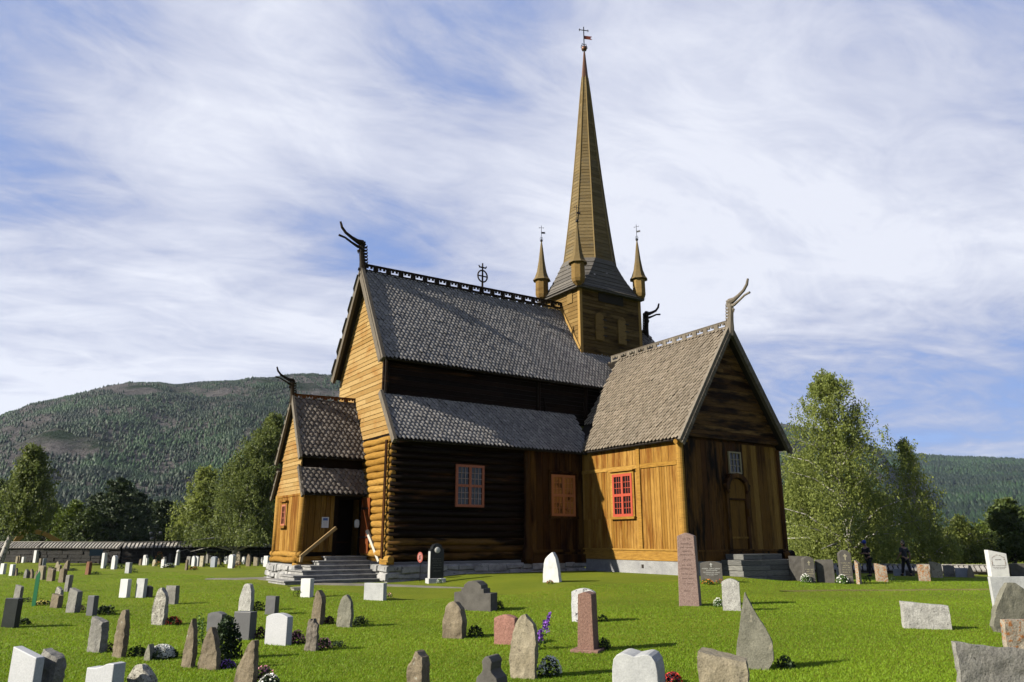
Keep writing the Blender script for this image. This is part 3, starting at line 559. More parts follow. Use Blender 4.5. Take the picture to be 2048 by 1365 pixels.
# poster and dispenser
ps = thing('poster', 'white information sheet with a blue picture pinned beside the porch door', 'poster', (-1.62,PY-HW-.05,2.05))
mb = MB(); mb.box((-.14,-.006,-.2), (.14,0,.2)); mb.build('sheet', plain('paper', (.72,.74,.8), .6), ps)
mb = MB(); mb.box((-.095,-.009,.07), (.095,-.0065,.165)); mb.build('picture', plain('blue_print', (.05,.13,.42), .5), ps)
mb = MB()
for i, w in enumerate((.08,.1,.09,.06,.08,.1,.05)): mb.box((-w,-.0085,.03-i*.028), (w,-.0065,.036-i*.028))
mb.build('text_lines', plain('grey_print', (.3,.34,.45), .6), ps)
ds = thing('soap_dispenser', 'small white wall dispenser inside the dark porch doorway', 'dispenser', (-.33,PY-HW-.02,2.0))
mb = MB(); mb.prism([(-.07,-.13),(.07,-.13),(.09,0),(.08,.14),(.03,.18),(-.03,.18),(-.08,.14),(-.09,0)], (0,-.1,0), (1,0,0), (0,0,1), (0,.1,0)); mb.build('case', plain('white_plastic', (.75,.75,.75), .4), ds, bevel=.01)
mb = MB(); mb.box((-.04,-.09,-.17), (.04,-.03,-.132)); mb.build('nozzle', M_IRON, ds)
# ------------------------------------------------------------------ gravestones
def lerpf(tab, x):
    if x <= tab[0][0]: return tab[0][1:]
    for a, b in zip(tab, tab[1:]):
        if x <= b[0]:
            k = (x-a[0])/max(1e-6, b[0]-a[0]); k = min(1, max(0, k)); return [p+(q-p)*k for p, q in zip(a[1:], b[1:])]
    return tab[-1][1:]
F_ = [(-.5,1),(.5,1)]; SD = [(0,-.5,.5),(1,-.5,.5)]
def arc(h, n=8): return [(u/n-.5, 1-h*(2*(u/n-.5))**2) for u in range(n+1)]
def rnd(h, n=12): return [(u/n-.5, 1-h*(1-math.sqrt(max(0, 1-(2*(u/n-.5))**2)))) for u in range(n+1)]
ST = {
 'slab': (SD, F_), 'arch': (SD, arc(.11)), 'round': (SD, rnd(.3)), 'tall_round': ([(0,-.5,.5),(.5,-.47,.48),(.8,-.36,.44),(1,-.24,.34)], rnd(.12)),
 'taper': ([(0,-.5,.5),(1,-.4,.42)], arc(.06)), 'slope': (SD, [(-.5,1),(.5,.86)]), 'slopeL': (SD, [(-.5,.9),(.5,1)]),
 'point': ([(0,-.5,.5),(.35,-.47,.46),(.7,-.28,.3),(.9,-.12,.14),(1,-.05,.05)], F_),
 'sail': ([(0,-.5,.32),(.12,-.47,.48),(.35,-.38,.5),(.55,-.3,.36),(.8,-.2,.06),(.95,-.13,-.06),(1,-.1,-.08)], F_),
 'fin': ([(0,-.5,.5),(.4,-.4,.5),(.7,-.1,.48),(.9,.12,.46),(1,.3,.42)], F_),
 'shard': ([(0,-.5,.45),(.3,-.42,.5),(.6,-.3,.4),(.85,-.12,.3),(1,.02,.16)], [(-.5,.96),(0,1),(.5,.93)]),
 'bullet': ([(0,-.5,.46),(.3,-.52,.5),(.7,-.4,.5),(.87,-.28,.4),(1,-.1,.12)], [(-.5,.98),(.1,1),(.5,.96)]),
 'obelisk': ([(0,-.5,.5),(1,-.42,.42)], [(-.5,.955),(-.2,.985),(0,1),(.2,.985),(.5,.955)]),
 'jag': ([(0,-.5,.5),(.5,-.4,.48),(1,-.3,.44)], [(-.5,.9),(-.25,.98),(-.05,.9),(.1,1),(.22,.86),(.5,.8)]),
 'split': ([(0,-.5,.5),(.8,-.46,.48),(1,-.4,.42)], [(-.5,.72),(-.25,.8),(-.1,1),(.1,.98),(.25,.92),(.5,.88)]),
 'step': (SD, [(-.5,.6),(-.31,.6),(-.3,.74),(-.24,.74),(-.23,.86),(-.12,.97),(0,1),(.12,.97),(.23,.86),(.24,.74),(.30,.74),(.31,.6),(.5,.6)]),
 'heart': ([(0,-.5,.5),(.8,-.5,.5),(1,-.46,.46)], [(-.5,.90),(-.46,.95),(-.38,.985),(-.28,1),(-.12,.98),(0,.955),(.12,.975),(.28,1),(.38,.985),(.46,.94),(.5,.88)]),
 'scroll': (SD, [(-.5,.9),(-.2,.905),(.02,.93),(.2,.98),(.35,1),(.5,.99)]),
 'bust': ([(0,-.5,.5),(.5,-.5,.5),(.6,-.46,.46),(.67,-.3,.3),(.72,-.2,.2),(.78,-.18,.18),(.82,-.24,.24),(.87,-.2,.2),(.9,-.24,.24),(.95,-.18,.18),(1,-.08,.08)], F_),
 'ear': ([(0,-.4,.3),(.15,-.5,.5),(.5,-.36,.5),(.8,-.15,.5),(1,0,.2)], F_),
 'crystal': ([(0,-.5,.5),(.45,-.46,.42),(.8,-.34,.3),(.93,-.12,.2),(1,.02,.14)], [(-.5,.97),(.2,1),(.5,.98)]),
 'hump': ([(0,-.5,.5),(.6,-.46,.5),(1,-.36,.4)], [(-.5,.84),(-.3,.95),(-.02,1),(.1,.99),(.3,.9),(.5,.8)]),
}
def stone_mesh(w, h, t, style, rough, seed, res):
    side, top = ST[style]; nu, nv, nt = res
    if style in ('step',): us = sorted(set([p[0] for p in top])); nu = len(us)-1
    else: us = [i/nu-.5 for i in range(nu+1)]
    vs_ = [-.06]+[i/nv for i in range(nv+1)]; idx = {}; V = []; o = Vector((seed*7.3, seed*3.1, seed*1.7))
    def vid(i, j, k):     # i along u, j depth, k height
        q = (i, j, k)
        if q in idx: return idx[q]
        u, s, v = us[i], j/nt-.5, vs_[k]; l, r = lerpf(side, max(0, v)); tp = lerpf(top, u)[0] if top is not F_ else 1
        x = (l+(r-l)*(u+.5))*w; y = s*t; z = v*(tp if v > 0 else 1)*h
        if rough:
            eu = abs(u)*2; es = abs(s)*2; c = (max(0, eu-.55)*max(0, es-.4))*rough*2.2; x *= 1-c*.1; y *= 1-c*.15
            if v > .9: y *= 1-rough*.9*(v-.9)*4
            p = Vector((x, y, z)); n = noise.noise_vector(p*2.2+o)*rough*min(.05, w*.09)+noise.noise_vector(p*8+o)*rough*min(.032, w*.06)+noise.noise_vector(p*22+o)*rough*.014
            fs = abs(noise.noise(Vector((x*9, s*2, z*1.6))+o)); n.y += (.5-fs)*rough*min(.05, t*.25)*(1 if s < 0 else -1)*.8; n.x += (noise.noise(Vector((z*6, x*1.5, 3))+o))*rough*min(.03, w*.05); n.z *= (.6 if v > .05 else 0); x += n.x; y += n.y; z += n.z
        idx[q] = len(V); V.append((x, y, z)); return idx[q]
    K = len(vs_)-1; Fc = []
    for i in range(nu):
        for k in range(K):
            Fc.append((vid(i,0,k), vid(i+1,0,k), vid(i+1,0,k+1), vid(i,0,k+1))); Fc.append((vid(i,nt,k), vid(i,nt,k+1), vid(i+1,nt,k+1), vid(i+1,nt,k)))
        for j in range(nt): Fc.append((vid(i,j,K), vid(i+1,j,K), vid(i+1,j+1,K), vid(i,j+1,K)))
    for j in range(nt):
        for k in range(K):
            Fc.append((vid(0,j,k), vid(0,j,k+1), vid(0,j+1,k+1), vid(0,j+1,k))); Fc.append((vid(nu,j,k), vid(nu,j+1,k), vid(nu,j+1,k+1), vid(nu,j,k+1)))
    return V, Fc
G = {
 'white': stone('white_marble', (.64,.65,.64), (.82,.82,.78), 3, b=.2), 'light': stone('light_grey_granite', (.42,.43,.43), (.58,.59,.58), 4, b=.25),
 'pale': stone('pale_smooth_granite', (.50,.51,.53), (.57,.58,.6), 2, b=.1, rough=.6), 'bluish': stone('blue_grey_granite', (.28,.31,.35), (.38,.41,.45), 4, b=.2),
 'grey': stone('rough_grey_granite', (.20,.19,.17), (.33,.32,.285), 4, (.10,.095,.085), 22, .62, .9, 9), 'dark': stone('dark_grey_granite', (.085,.078,.068), (.14,.13,.115), 5, b=.2),
 'slate': stone('smooth_slate', (.105,.105,.11), (.13,.13,.135), 2, b=.05, rough=.5), 'black': stone('polished_black_granite', (.018,.02,.022), (.03,.033,.035), 2, b=.05, rough=.25),
 'brown': stone('brown_fieldstone', (.16,.125,.08), (.29,.235,.155), 3, (.33,.31,.25), 12, .64, 1.0, 8), 'tan': stone('tan_fieldstone', (.25,.21,.135), (.38,.33,.23), 3, (.16,.13,.09), 10, .62, 1.0, 8),
 'green': stone('grey_green_slate', (.17,.165,.125), (.27,.26,.20), 2.5, (.30,.28,.21), 7, .6, .9, 6), 'red': stone('red_granite', (.22,.115,.085), (.34,.2,.15), 30, (.09,.055,.045), 50, .6, .4, 30),
 'pink': stone('pink_granite', (.34,.16,.12), (.43,.22,.17), 8, b=.7), 'pinkish': stone('dusky_pink_granite', (.25,.165,.14), (.36,.255,.22), 28, (.13,.08,.07), 45, .6, .4, 30),
 'lichen': stone('lichen_spotted_white_stone', (.40,.39,.36), (.58,.57,.53), 6, (.16,.155,.14), 30, .60, .8, 12), 'mottle': stone('black_and_white_mottled_stone', (.3,.28,.23), (.6,.58,.5), 14, (.10,.09,.07), 42, .55, 1.0, 12),
 'orange': stone('orange_lichened_stone', (.32,.27,.2), (.5,.44,.35), 6, (.36,.14,.035), 20, .52, .9, 10), 'redbrown': stone('red_brown_sandstone', (.2,.085,.04), (.3,.14,.07), 4, b=.6),
 'cream': stone('cream_lichened_stone', (.42,.37,.24), (.6,.55,.4), 8, (.2,.13,.05), 12, .58, .9, 10), 'trunk': stone('ribbed_brown_stone', (.13,.11,.085), (.27,.235,.19), 5, (.06,.05,.04), 9, .6, 1.2, 6),
 'scrawl': stone('white_black_scrawled_stone', (.55,.55,.55), (.68,.68,.68), 4, (.04,.04,.045), 10, .56, .6, 10)}
# style, material, roughness
NRM = math.atan2(-.53, -.85)
def grave(name, lab, xl, xm, xr, yt, yb, style, mat, rough=0, ang=None, group=None, tmax=.5, hid=False, cat='gravestone', inscribe=None, plinth=None, base=None, tset=None):
    """(xl,xm) foot of the lit face, xm..xr the shaded side, yt top, yb foot, measured on the photograph; turned into a stone standing on the ground"""
    Pg = ground((xl+xm)/2, yb) if base is None else at_dist((xl+xm)/2, base)
    a = NRM if ang is None else math.radians(ang); n = Vector((math.cos(a), math.sin(a), 0)); wd = Vector((-n.y, n.x, 0))  # local x
    x0 = proj(Pg)[0]; kx = (proj(Pg+wd*.1)[0]-x0)/.1
    if abs(kx) < 12: kx = 12
    w = abs((xm-xl)/kx); w = min(max(w, .12), 2.2); kt = (proj(Pg-n*.1)[0]-x0)/.1; t = abs((xr-xm)/kt) if abs(kt) > 8 else .12
    t = tset or min(max(t, .09), min(tmax, w*1.3+.05)); y0 = proj(Pg)[1]; ky = (y0-proj(Pg+Vector((0,0,.5)))[1])/.5; h = max(.2, (yb-yt)/ky)
    for _ in range(3): h *= (yb-yt)/max(1, y0-proj(Pg+Vector((0,0,h)))[1])
    C_ = Pg-n*t/2; big = (yb-yt) > 55; res = (14, 22, 6) if big and rough else ((6, 9, 3) if rough else ((12, 6, 1) if style not in ('slab','slope','slopeL') else (1, 2, 1)))
    if not big and rough: res = (4, 6, 2)
    if style == 'bust': res = (4, 20, 1)
    seed = len(bpy.data.objects) % 97; sc = 1.12 if rough else 1
    V, Fc = stone_mesh(w, h, t, style, rough, seed, res)
    me = bpy.data.meshes.new(name); me.from_pydata(V, [], Fc); me.materials.append(G[mat])
    if rough and big: me.polygons.foreach_set('use_smooth', [True]*len(me.polygons))
    o = bpy.data.objects.new(name, me); COL.objects.link(o)
    if not rough:
        b = o.modifiers.new('bevel', 'BEVEL'); b.width = .008; b.segments = 2; b.limit_method = 'ANGLE'; b.angle_limit = .7
    elif big:
        b = o.modifiers.new('edge', 'EDGE_SPLIT'); b.split_angle = .5
    rz = math.atan2(-n.y, -n.x)-PI/2; tag_ = (lab, cat, group)
    if plinth or inscribe:
        r = thing(name, lab, cat, (C_.x, C_.y, gz(C_.x, C_.y)-.01), rz, group); o.name = 'slab'; o.parent = r; zp = 0
        if plinth:
            mb = MB(); e, ph = plinth; mb.box((-w/2-e,-t/2-e,-.08), (w/2+e,t/2+e,ph)); p = mb.build('plinth', G[mat if mat != 'black' else 'light'], r, bevel=.012)
            o.location.z = ph; o.scale.z = (h-ph)/h
            zp = ph
        if inscribe: inscribe(r, w, h, t)
        return r
    o.location = (C_.x, C_.y, gz(C_.x, C_.y)-.01); o.rotation_euler = (random.uniform(-.012,.012), random.uniform(-.012,.012), rz); tag(o, *tag_)
    return o
M_GOLDT = plain('gilt_lettering', (.42,.38,.26), .5); M_WT = plain('white_lettering', (.55,.55,.52), .6); M_DT = plain('dark_cut_lettering', (.10,.06,.05), .8)
def lines(rows, mat, cross=None):
    def f(r, w, h, t):
        mb = MB(); y = -t/2
        for (zz, ww, hh) in rows:
            x = -ww*w/2
            while x < ww*w/2:
                g = hh*h*random.uniform(.35, .8); k = random.random()
                if k > .12:
                    z = zz*h; q = hh*h
                    mb.box((x, y-.003, z), (x+g*.28, y+.002, z+q))
                    if k > .5: mb.box((x+g*.29, y-.003, z+q*.8), (x+g*.85, y+.002, z+q))
                    if k > .7 or k < .3: mb.box((x+g*.29, y-.003, z), (x+g*.85, y+.002, z+q*.2))
                    if .2 < k < .6: mb.box((x+g*.6, y-.0035, z+q*.22), (x+g*.84, y+.002, z+q*.78))
                x += g*1.15
        if rows: mb.build('inscription', mat, r)
        if cross:
            mb = MB(); z, s = cross[0]*h, cross[1]*h; mb.box((-s*.09,y-.004,z), (s*.09,y+.002,z+s)); mb.box((-s*.32,y-.0045,z+s*.6), (s*.32,y+.0025,z+s*.76)); mb.build('cross', mat, r)
    return f
GS = 'gravestone'
def arch_band(r, w, h, t):
    mb = MB()
    for i in range(26):
        a = PI*i/25; k = random.uniform(.34, .4); x, z = k*w*math.cos(a), .58*h+k*.85*w*math.sin(a)*1.1
        mb.tube([(x,-t/2-.004,z), (x+random.uniform(-.03,.03),-t/2-.006,z+random.uniform(-.03,.03))], .014, 5)
    for s in (-1, 1):
        for i in range(7): mb.tube([(s*.37*w,-t/2-.004,.45*h+i*.02), (s*.37*w+random.uniform(-.03,.03),-t/2-.006,.46*h+i*.02)], .013, 5)
    mb.build('carved_arch', plain('brown_carving', (.3,.2,.15), .8), r)
# foreground row
T = [
 ('smooth pale grey slab at the bottom left corner, its neighbour rough on the right', 4,54,70,1293,1432,'slope','pale',0),
 ('rough-topped grey boulder stone overlapping the pale slab at bottom left', 62,94,122,1298,1425,'slope','grey',.7),
 ('blue-white stone with scroll top dipping left, at the bottom edge', 158,212,238,1323,1450,'scroll','pale',0),
 ('chunky black-and-white mottled boulder stone beside the scroll-topped one', 237,287,310,1328,1440,'hump','mottle',.8),
 ('thick rough grey block stone with pitted top, left of a brown upright boulder', 171,196,213,1232,1306,'slope','grey',.6),
 ('upright brown boulder with chipped dark crown, right of the rough grey block', 221,243,255,1219,1316,'tall_round','brown',.8),
 ('tiny grey shark-fin marker in front of white flowers', 287,298,301,1288,1322,'point','green',.2),
 ('narrow brown slab leaning right with ivy on its edge', 360,381,388,1236,1336,'shard','brown',.5),
 ('brown pyramid-topped boulder in front of the dark rose bush', 394,433,441,1253,1340,'point','brown',.7),
 ('tall brown spike stone at the bottom edge, beside pink and white flowers', 464,503,507,1278,1378,'fin','brown',.7),
 ('tall glittering speckled slab with wavy right edge, dark plants behind it', 299,324,334,1175,1251,'bullet','mottle',.6),
 ('square rough grey block directly behind the speckled slab', 328,348,357,1171,1209,'slab','grey',.4),
 ('smooth narrow blue-grey slab leaning towards a dark round bush', 171,184,194,1191,1232,'slab','slate',0),
 ('squarish rough grey stone left of the smooth narrow slab', 130,148,161,1176,1226,'slope','grey',.4),
 ('short brown stone with slanted top overlapping a pale jagged one', 99,113,124,1187,1217,'slope','brown',.3),
 ('pale jagged flame-shaped stone behind the short brown one', 103,117,121,1172,1212,'jag','mottle',.5),
 ('polished black slab at the left edge of the lawn', 1,27,38,1196,1256,'slab','black',0),
 ('narrow grey slab just behind the polished black one', 26,38,42,1169,1200,'slope','grey',.3),
 ('light smooth slab, left one of a close pale pair', 237,252,260,1158,1196,'slab','white',0),
 ('light smooth slab, right one of the close pale pair', 269,285,292,1157,1196,'slab','light',0),
 ('low dark brown wedge tucked against the right pale slab', 289,296,305,1171,1195,'slope','dark',.2),
 ('rough grey post-like stone lowest in the brown cluster', 127,134,143,1150,1184,'slab','grey',.3),
 ('brown-grey slab right above the rough post-like stone', 115,125,133,1137,1166,'taper','brown',.2),
 ('grey-brown slab with sloping shoulders in the middle of the brown cluster', 92,103,110,1135,1163,'slope','brown',.2),
 ('tall clipped-corner grey-brown slab, biggest of the brown cluster', 72,84,91,1131,1160,'taper','tan',.2),
 ('sliver of brown stone squeezed left of the clipped-corner slab', 68,73,75,1141,1158,'point','brown',.3),
 ('pentagon-shaped brown stone left of the cluster', 54,64,68,1138,1157,'point','brown',.4),
 ('low gnarled grey lump stone left of the pentagon-shaped one', 46,52,57,1138,1157,'bullet','grey',.6),
 ('white leaning slab with a small brown stone at its right foot', 17,23,29,1129,1152,'slab','white',0),
 ('small brown stone at the foot of the white leaning slab', 27,32,34,1136,1152,'point','brown',.3),
 ('white slab cut by the left picture edge', -2,5,11,1127,1149,'slab','white',0),
 ('solitary red-brown slab in the open lawn below the boundary wall', 169,176,182,1123,1150,'taper','redbrown',.2),
 ('solitary pale grey square post in the open lawn, small plant at its foot', 249,257,263,1125,1147,'slab','light',0),
 ('white slim slab with a green plant, left of two alike', 201,206,212,1106,1137,'slab','white',0),
 ('white slim slab with a green plant, right of two alike', 221,228,234,1111,1139,'round','white',0),
 ('dark flat slab next to a blue-grey one on the lawn crest', 76,80,84,1117,1135,'slab','brown',.2),
 ('blue-grey slab to the right of the dark flat one on the lawn crest', 82,85,92,1117,1133,'slab','bluish',0),
 ('yellowish knobbly stone behind a slanted one', 110,116,118,1123,1136,'bullet','tan',.5),
 ('slanted yellowish stone before the knobbly one', 112,118,123,1129,1143,'slope','tan',.3),
 ('dark triangular split stone with tall right half', 124,133,139,1121,1142,'fin','brown',.4),
 ('slim dark pointed stone left of a tall white slab near the wall', 59,63,69,1102,1125,'shard','dark',.2),
 ('tall white slab near the wall, right of the dark pointed stone', 65,70,77,1101,1126,'slab','white',0),
 ('thin tan post beside a birch trunk', 30,34,37,1113,1127,'slab','tan',0),
 ('brown slim post, second from the birch trunk', 34,38,41,1112,1127,'slab','brown',.1),
 ('small white post, third from the birch trunk', 42,46,51,1114,1126,'slab','white',0),
 ('white round-topped post left of the tallest white pair near the wall', 166,172,178,1106,1125,'round','white',0),
 ('tallest white post near the wall with an information board behind', 176,181,187,1099,1123,'round','white',0),
 ('short white post before the tallest one near the wall', 175,180,185,1111,1124,'slab','light',0),
 ('low dark stone left of the white round-topped post', 158,162,166,1115,1125,'slab','dark',.2),
 ('knee-high rounded grey lump against the dark wall', 145,149,152,1117,1124,'bullet','tan',.5),
 ('tiny white square stone between two slim white slabs', 214,217,220,1119,1126,'slab','white',0),
 ('narrow pale stone right behind the right slim white slab', 231,234,237,1112,1125,'slab','light',0),
 ('grey wedge stone right of the narrow pale one by the wall', 238,241,246,1114,1124,'slope','grey',.2),
 ('rusty red slanted stone against the wall', 248,252,256,1110,1124,'slope','redbrown',.2),
 ('tan slab beside the rusty red slanted stone', 255,259,262,1109,1124,'slab','tan',.1),
 ('low grey-brown round stone, left end of the flowered row', 277,281,284,1118,1131,'round','brown',.2),
 ('white slab with broken top corner in the flowered row', 284,290,294,1110,1131,'taper','white',0),
 ('shorter white slab leaning on the broken-cornered one', 289,293,297,1116,1131,'round','white',0),
 ('cream round-shouldered stone half hidden by orange flowers', 304,310,314,1119,1133,'round','cream',.1),
 ('white square stone in front of the orange flowers', 321,327,331,1119,1136,'slab','white',0),
 ('grey half-round stone behind the white square one', 323,328,332,1114,1131,'round','grey',.1),
 ('tall dark slanted slab left of the ball-topped pillar', 336,341,346,1107,1126,'slope','dark',0),
 ('broad grey slab between a thin brown post and white slabs', 372,379,383,1113,1131,'slab','grey',.1),
 ('thin brown post with a red flower bunch at its foot', 369,373,376,1119,1141,'taper','brown',.2),
 ('white rounded slab, first of three pale ones right of the red flowers', 382,388,391,1112,1133,'round','white',0),
 ('white slanting slab, second of three pale ones right of the red flowers', 390,395,398,1112,1133,'slope','white',0),
 ('cream square slab, third of three pale ones right of the red flowers', 398,405,410,1112,1134,'slab','cream',0),
 ('tall dark grey post behind the cream square slab', 410,415,418,1107,1127,'round','grey',.1),
 ('grey curved-top slab between the tall post and the bluish slab', 416,421,425,1111,1127,'round','grey',.1),
 ('bluish slab with clipped corners left of a low tan stone', 420,429,434,1113,1135,'arch','bluish',0),
 ('low tan fan-shaped stone right of the bluish slab', 433,439,443,1116,1129,'point','tan',.2),
 ('slim white round-topped slab by itself before the wall', 447,454,457,1113,1128,'round','white',0),
 ('big white slab in front of the birch trunk', 455,464,470,1109,1137,'arch','white',0),
 ('tallest brown pointed stone right of the big white slab', 470,478,481,1103,1131,'bullet','tan',.3),
 ('little white cross-shaped marker between two brown boulders', 483,488,491,1113,1129,'round','white',0),
 ('brown boulder-like stone with rounded crown left of a tan square one', 491,499,502,1108,1133,'bullet','brown',.3),
 ('tan square-shouldered stone near the church corner', 506,514,518,1114,1132,'slope','tan',.1),
 ('small white slab just left of the church corner', 521,528,531,1115,1129,'slab','white',0),
 ('larger white slab touching the church corner in view', 526,534,539,1112,1134,'slab','white',0),
 # nearer centre-left
 ('white block stone standing before the church steps', 600,619,627,1157,1195,'slab','white',0),
 ('wide pale grey square slab at the edge of the path with a pink flower', 727,766,773,1166,1201,'slab','light',0),
 ('tall white rough stone with round head, dark bush to its right', 475,500,508,1167,1223,'tall_round','lichen',.4),
 ('grey speckled slab with straight top between a dark bush and the lawn', 529,548,557,1192,1230,'slab','slate',.1),
 ('grey low-arched slab behind the rose bush', 412,441,452,1223,1266,'arch','slate',.1),
 ('smooth slate-grey square slab right of the low-arched one', 464,497,511,1223,1280,'slab','slate',0),
 ('smooth greenish-white arched slab, largest pale one in the lower left half', 528,571,583,1226,1291,'arch','pale',0),
 ('tall brown slab with chipped right shoulder behind the ribbed stone', 621,640,650,1180,1250,'bullet','brown',.5),
 ('ribbed driftwood-like brown stone with jagged top', 606,631,638,1235,1303,'jag','trunk',.9),
 ('pointed grey-green slab with slanting top right of the brown ones', 672,700,706,1189,1255,'hump','green',.5),
 # centre
 ('rounded grey-brown boulder slab below the stepped memorial', 883,923,935,1203,1278,'hump','brown',.5),
 ('rough pink-red granite stone half hidden by a tan slab', 987,1030,1038,1229,1290,'arch','pink',.3),
 ('big tan ridged slab with rounded head beside purple lupins', 1018,1071,1078,1226,1358,'bullet','tan',.6),
 ('black-on-white scrawled stone behind the red pillar', 1143,1189,1193,1176,1245,'arch','scrawl',.2),
 ('split-topped brown stone at the bottom edge', 810,843,861,1301,1400,'split','brown',.5),
 ('dark ornamental stone with lobed head at the bottom edge', 950,994,1016,1312,1420,'bust','dark',0),
 ('white angular boulder stone against the church wall with a red flower', 1085,1118,1124,1104,1164,'crystal','white',.25),
 # right
 ('white stone with dark lichen blot in its top left corner', 1446,1482,1490,1157,1222,'arch','lichen',.1),
 ('small cream lichened stone before the dark slab pile', 1521,1542,1545,1129,1159,'slab','cream',.2),
 ('tall leaning sail-shaped grey-green slab, largest pointed stone', 1469,1550,1558,1184,1340,'sail','green',.3),
 ('rough striped tan slab cut off by the bottom edge, in front of the sail-shaped one', 1401,1501,1508,1303,1432,'slope','tan',.5),
 ('smooth grey double-lobed heart-topped stone at the bottom edge', 1226,1320,1337,1306,1440,'heart','light',0),
 ('broad white-pink slab sloping to the right alone on the lawn', 1809,1905,1911,1203,1259,'slope','lichen',.2),
 ('wide brown-grey granite slab, left of three dark ones near the side arm', 1581,1610,1612,1112,1162,'slab','dark',.2),
 ('square brown granite block with a notch of shadow, white flowers on both sides', 1637,1671,1677,1120,1166,'slab','dark',.2),
 ('small white patterned stone glimpsed left of the dark cross pillar', 1674,1685,1686,1134,1151,'slab','lichen',.1),
 ('orange lichened slab right of the two visitors legs', 1757,1777,1783,1127,1164,'slope','orange',.3),
 ('orange lichened slab leaning against a tan arched one', 1840,1862,1866,1129,1163,'slab','orange',.3),
 ('tan arched slab behind the right orange one', 1866,1887,1891,1123,1156,'slope','cream',.2),
 ('dim grey arched stone right of the tan arched slab', 1890,1911,1913,1130,1154,'arch','grey',.1),
 ('blue-grey low slab before the dry-stone wall', 1913,1938,1940,1136,1155,'slab','bluish',0),
 ('small pointed tan stone leaning before the dry-stone wall', 1938,1950,1953,1131,1156,'point','tan',.3),
 ('low bluish slab between the visitors and the orange stone', 1790,1812,1815,1138,1152,'slab','bluish',0),
 ('flat table-like dark stone behind the left orange slab', 1811,1830,1833,1141,1152,'slab','dark',0),
 ('big plain light-grey slab at the right edge', 1991,2075,2080,1153,1224,'slab','light',0),
 ('large ragged grey-green ear-shaped stone at the right edge', 1989,2075,2085,1165,1266,'ear','green',.4),
 ('black-white-rust speckled square stone at the right edge', 2020,2080,2090,1239,1325,'slab','orange',.3),
 ('huge grey boulder slab in the bottom right corner', 1930,2115,2125,1281,1440,'slope','grey',.6),
 ('dark inscribed slab behind the right picture edge, above the big plain one', 2024,2058,2062,1127,1153,'slab','dark',0)]
for q in T:
    lab, xl, xm, xr, yt, yb, st, mt, rg = q; a = None
    if xl > 1560: a = 222 if xl < 1900 else 232
    elif xl > 1180: a = 216
    if 'ear-shaped' in lab: a = 236
    grave('gravestone', lab, xl, xm, xr, yt, yb, st, mt, rg, ang=a, group='gravestones on the churchyard lawn')
GG = 'gravestones on the churchyard lawn'
grave('gravestone', 'tall dusky-pink granite pillar with pointed cap and weathered inscription', 1358,1399,1408,1065,1213,'obelisk','pinkish', ang=216, group=GG,
      inscribe=lines([(.9,.45,.03),(.84,.5,.015),(.79,.6,.014),(.74,.45,.014),(.69,.6,.014),(.62,.4,.02),(.55,.5,.014),(.5,.6,.014),(.43,.5,.012),(.37,.55,.012),(.3,.5,.012),(.2,.4,.02)], plain('worn_lettering', (.2,.13,.11), .8)))
grave('gravestone', 'reddish speckled granite pillar on a low base, hiding the scrawled stone', 1155,1188,1199,1183,1305,'obelisk','red', ang=214, group=GG, plinth=(.09,.05))
grave('gravestone', 'grey low-arched stone with a cross and lettering, orange flowers at its foot', 1402,1446,1454,1122,1164,'arch','dark', ang=222, group=GG,
      inscribe=lines([(.62,.85,.055),(.54,.55,.05),(.44,.8,.05),(.36,.55,.04),(.3,.2,.03)], M_WT, (.72,.2)))
grave('gravestone', 'dark grey slab with gilt lettering and a rose, right of the wide granite one', 1611,1632,1638,1113,1166,'arch','dark', ang=226, group=GG,
      inscribe=lines([(.48,.75,.05),(.4,.6,.05),(.32,.7,.05),(.24,.6,.05)], M_GOLDT, (.66,.17)))
grave('gravestone', 'tall dark pillar stone with a gilt cross, white flowers at its foot', 1684,1708,1712,1100,1168,'arch','dark', ang=226, group=GG,
      inscribe=lines([(.6,.8,.03),(.53,.5,.03),(.47,.65,.03),(.4,.7,.03),(.33,.8,.03),(.26,.55,.03),(.19,.85,.03)], M_GOLDT, (.7,.18)))
grave('gravestone', 'rust-stained stone seen on its bright narrow edge beside the gilt-cross pillar', 1714,1719,1729,1120,1169,'slope','orange', .2, ang=190, group=GG)
grave('gravestone', 'white stone with an arch of carved foliage, behind the big plain slab', 1984,2020,2028,1100,1154,'slope','white', ang=232, group=GG,
      inscribe=lambda r, w, h, t: (lines([(.4,.8,.025),(.34,.75,.02),(.29,.6,.02),(.62,.35,.03)], M_DT)(r, w, h, t), arch_band(r, w, h, t)))
# stepped granite memorial, black memorial, pillar with ball
grave('gravestone', 'dark speckled granite memorial with stepped shoulders and rounded middle', 907,981,995,1161,1222,'step','dark', .0, group=GG)
def medal(r, w, h, t):
    mb = MB(); mb.lathe((0,0,0), [(.01,0),(.095,0),(.105,.01),(.09,.022),(.01,.024)], 20); o = mb.build('medallion', M_WT, r, True); o.rotation_euler = (PI/2,0,0); o.location = (0,-t/2,h*.83)
    mb = MB(); mb.box((-w/2-.006,-t/2+.02,.0), (-w/2,t/2-.02,h*.8)); mb.build('pale_edge', G['light'], r); lines([(.6,.7,.02),(.55,.6,.02),(.5,.7,.02),(.44,.6,.02),(.38,.7,.02),(.3,.5,.02)], plain('dim_gilt', (.12,.12,.10), .6))(r, w, h, t)
ST['shoulder'] = (SD, [(-.5,.82),(-.42,.83),(-.36,.9),(-.2,.98),(0,1),(.2,.98),(.36,.9),(.42,.83),(.5,.82)])
o = grave('gravestone', 'black memorial with a white round medallion standing against the church footing', 860,887,889,1082,1162,'shoulder','black', tset=.3, ang=258, group=GG, inscribe=medal, plinth=(.07,.17))
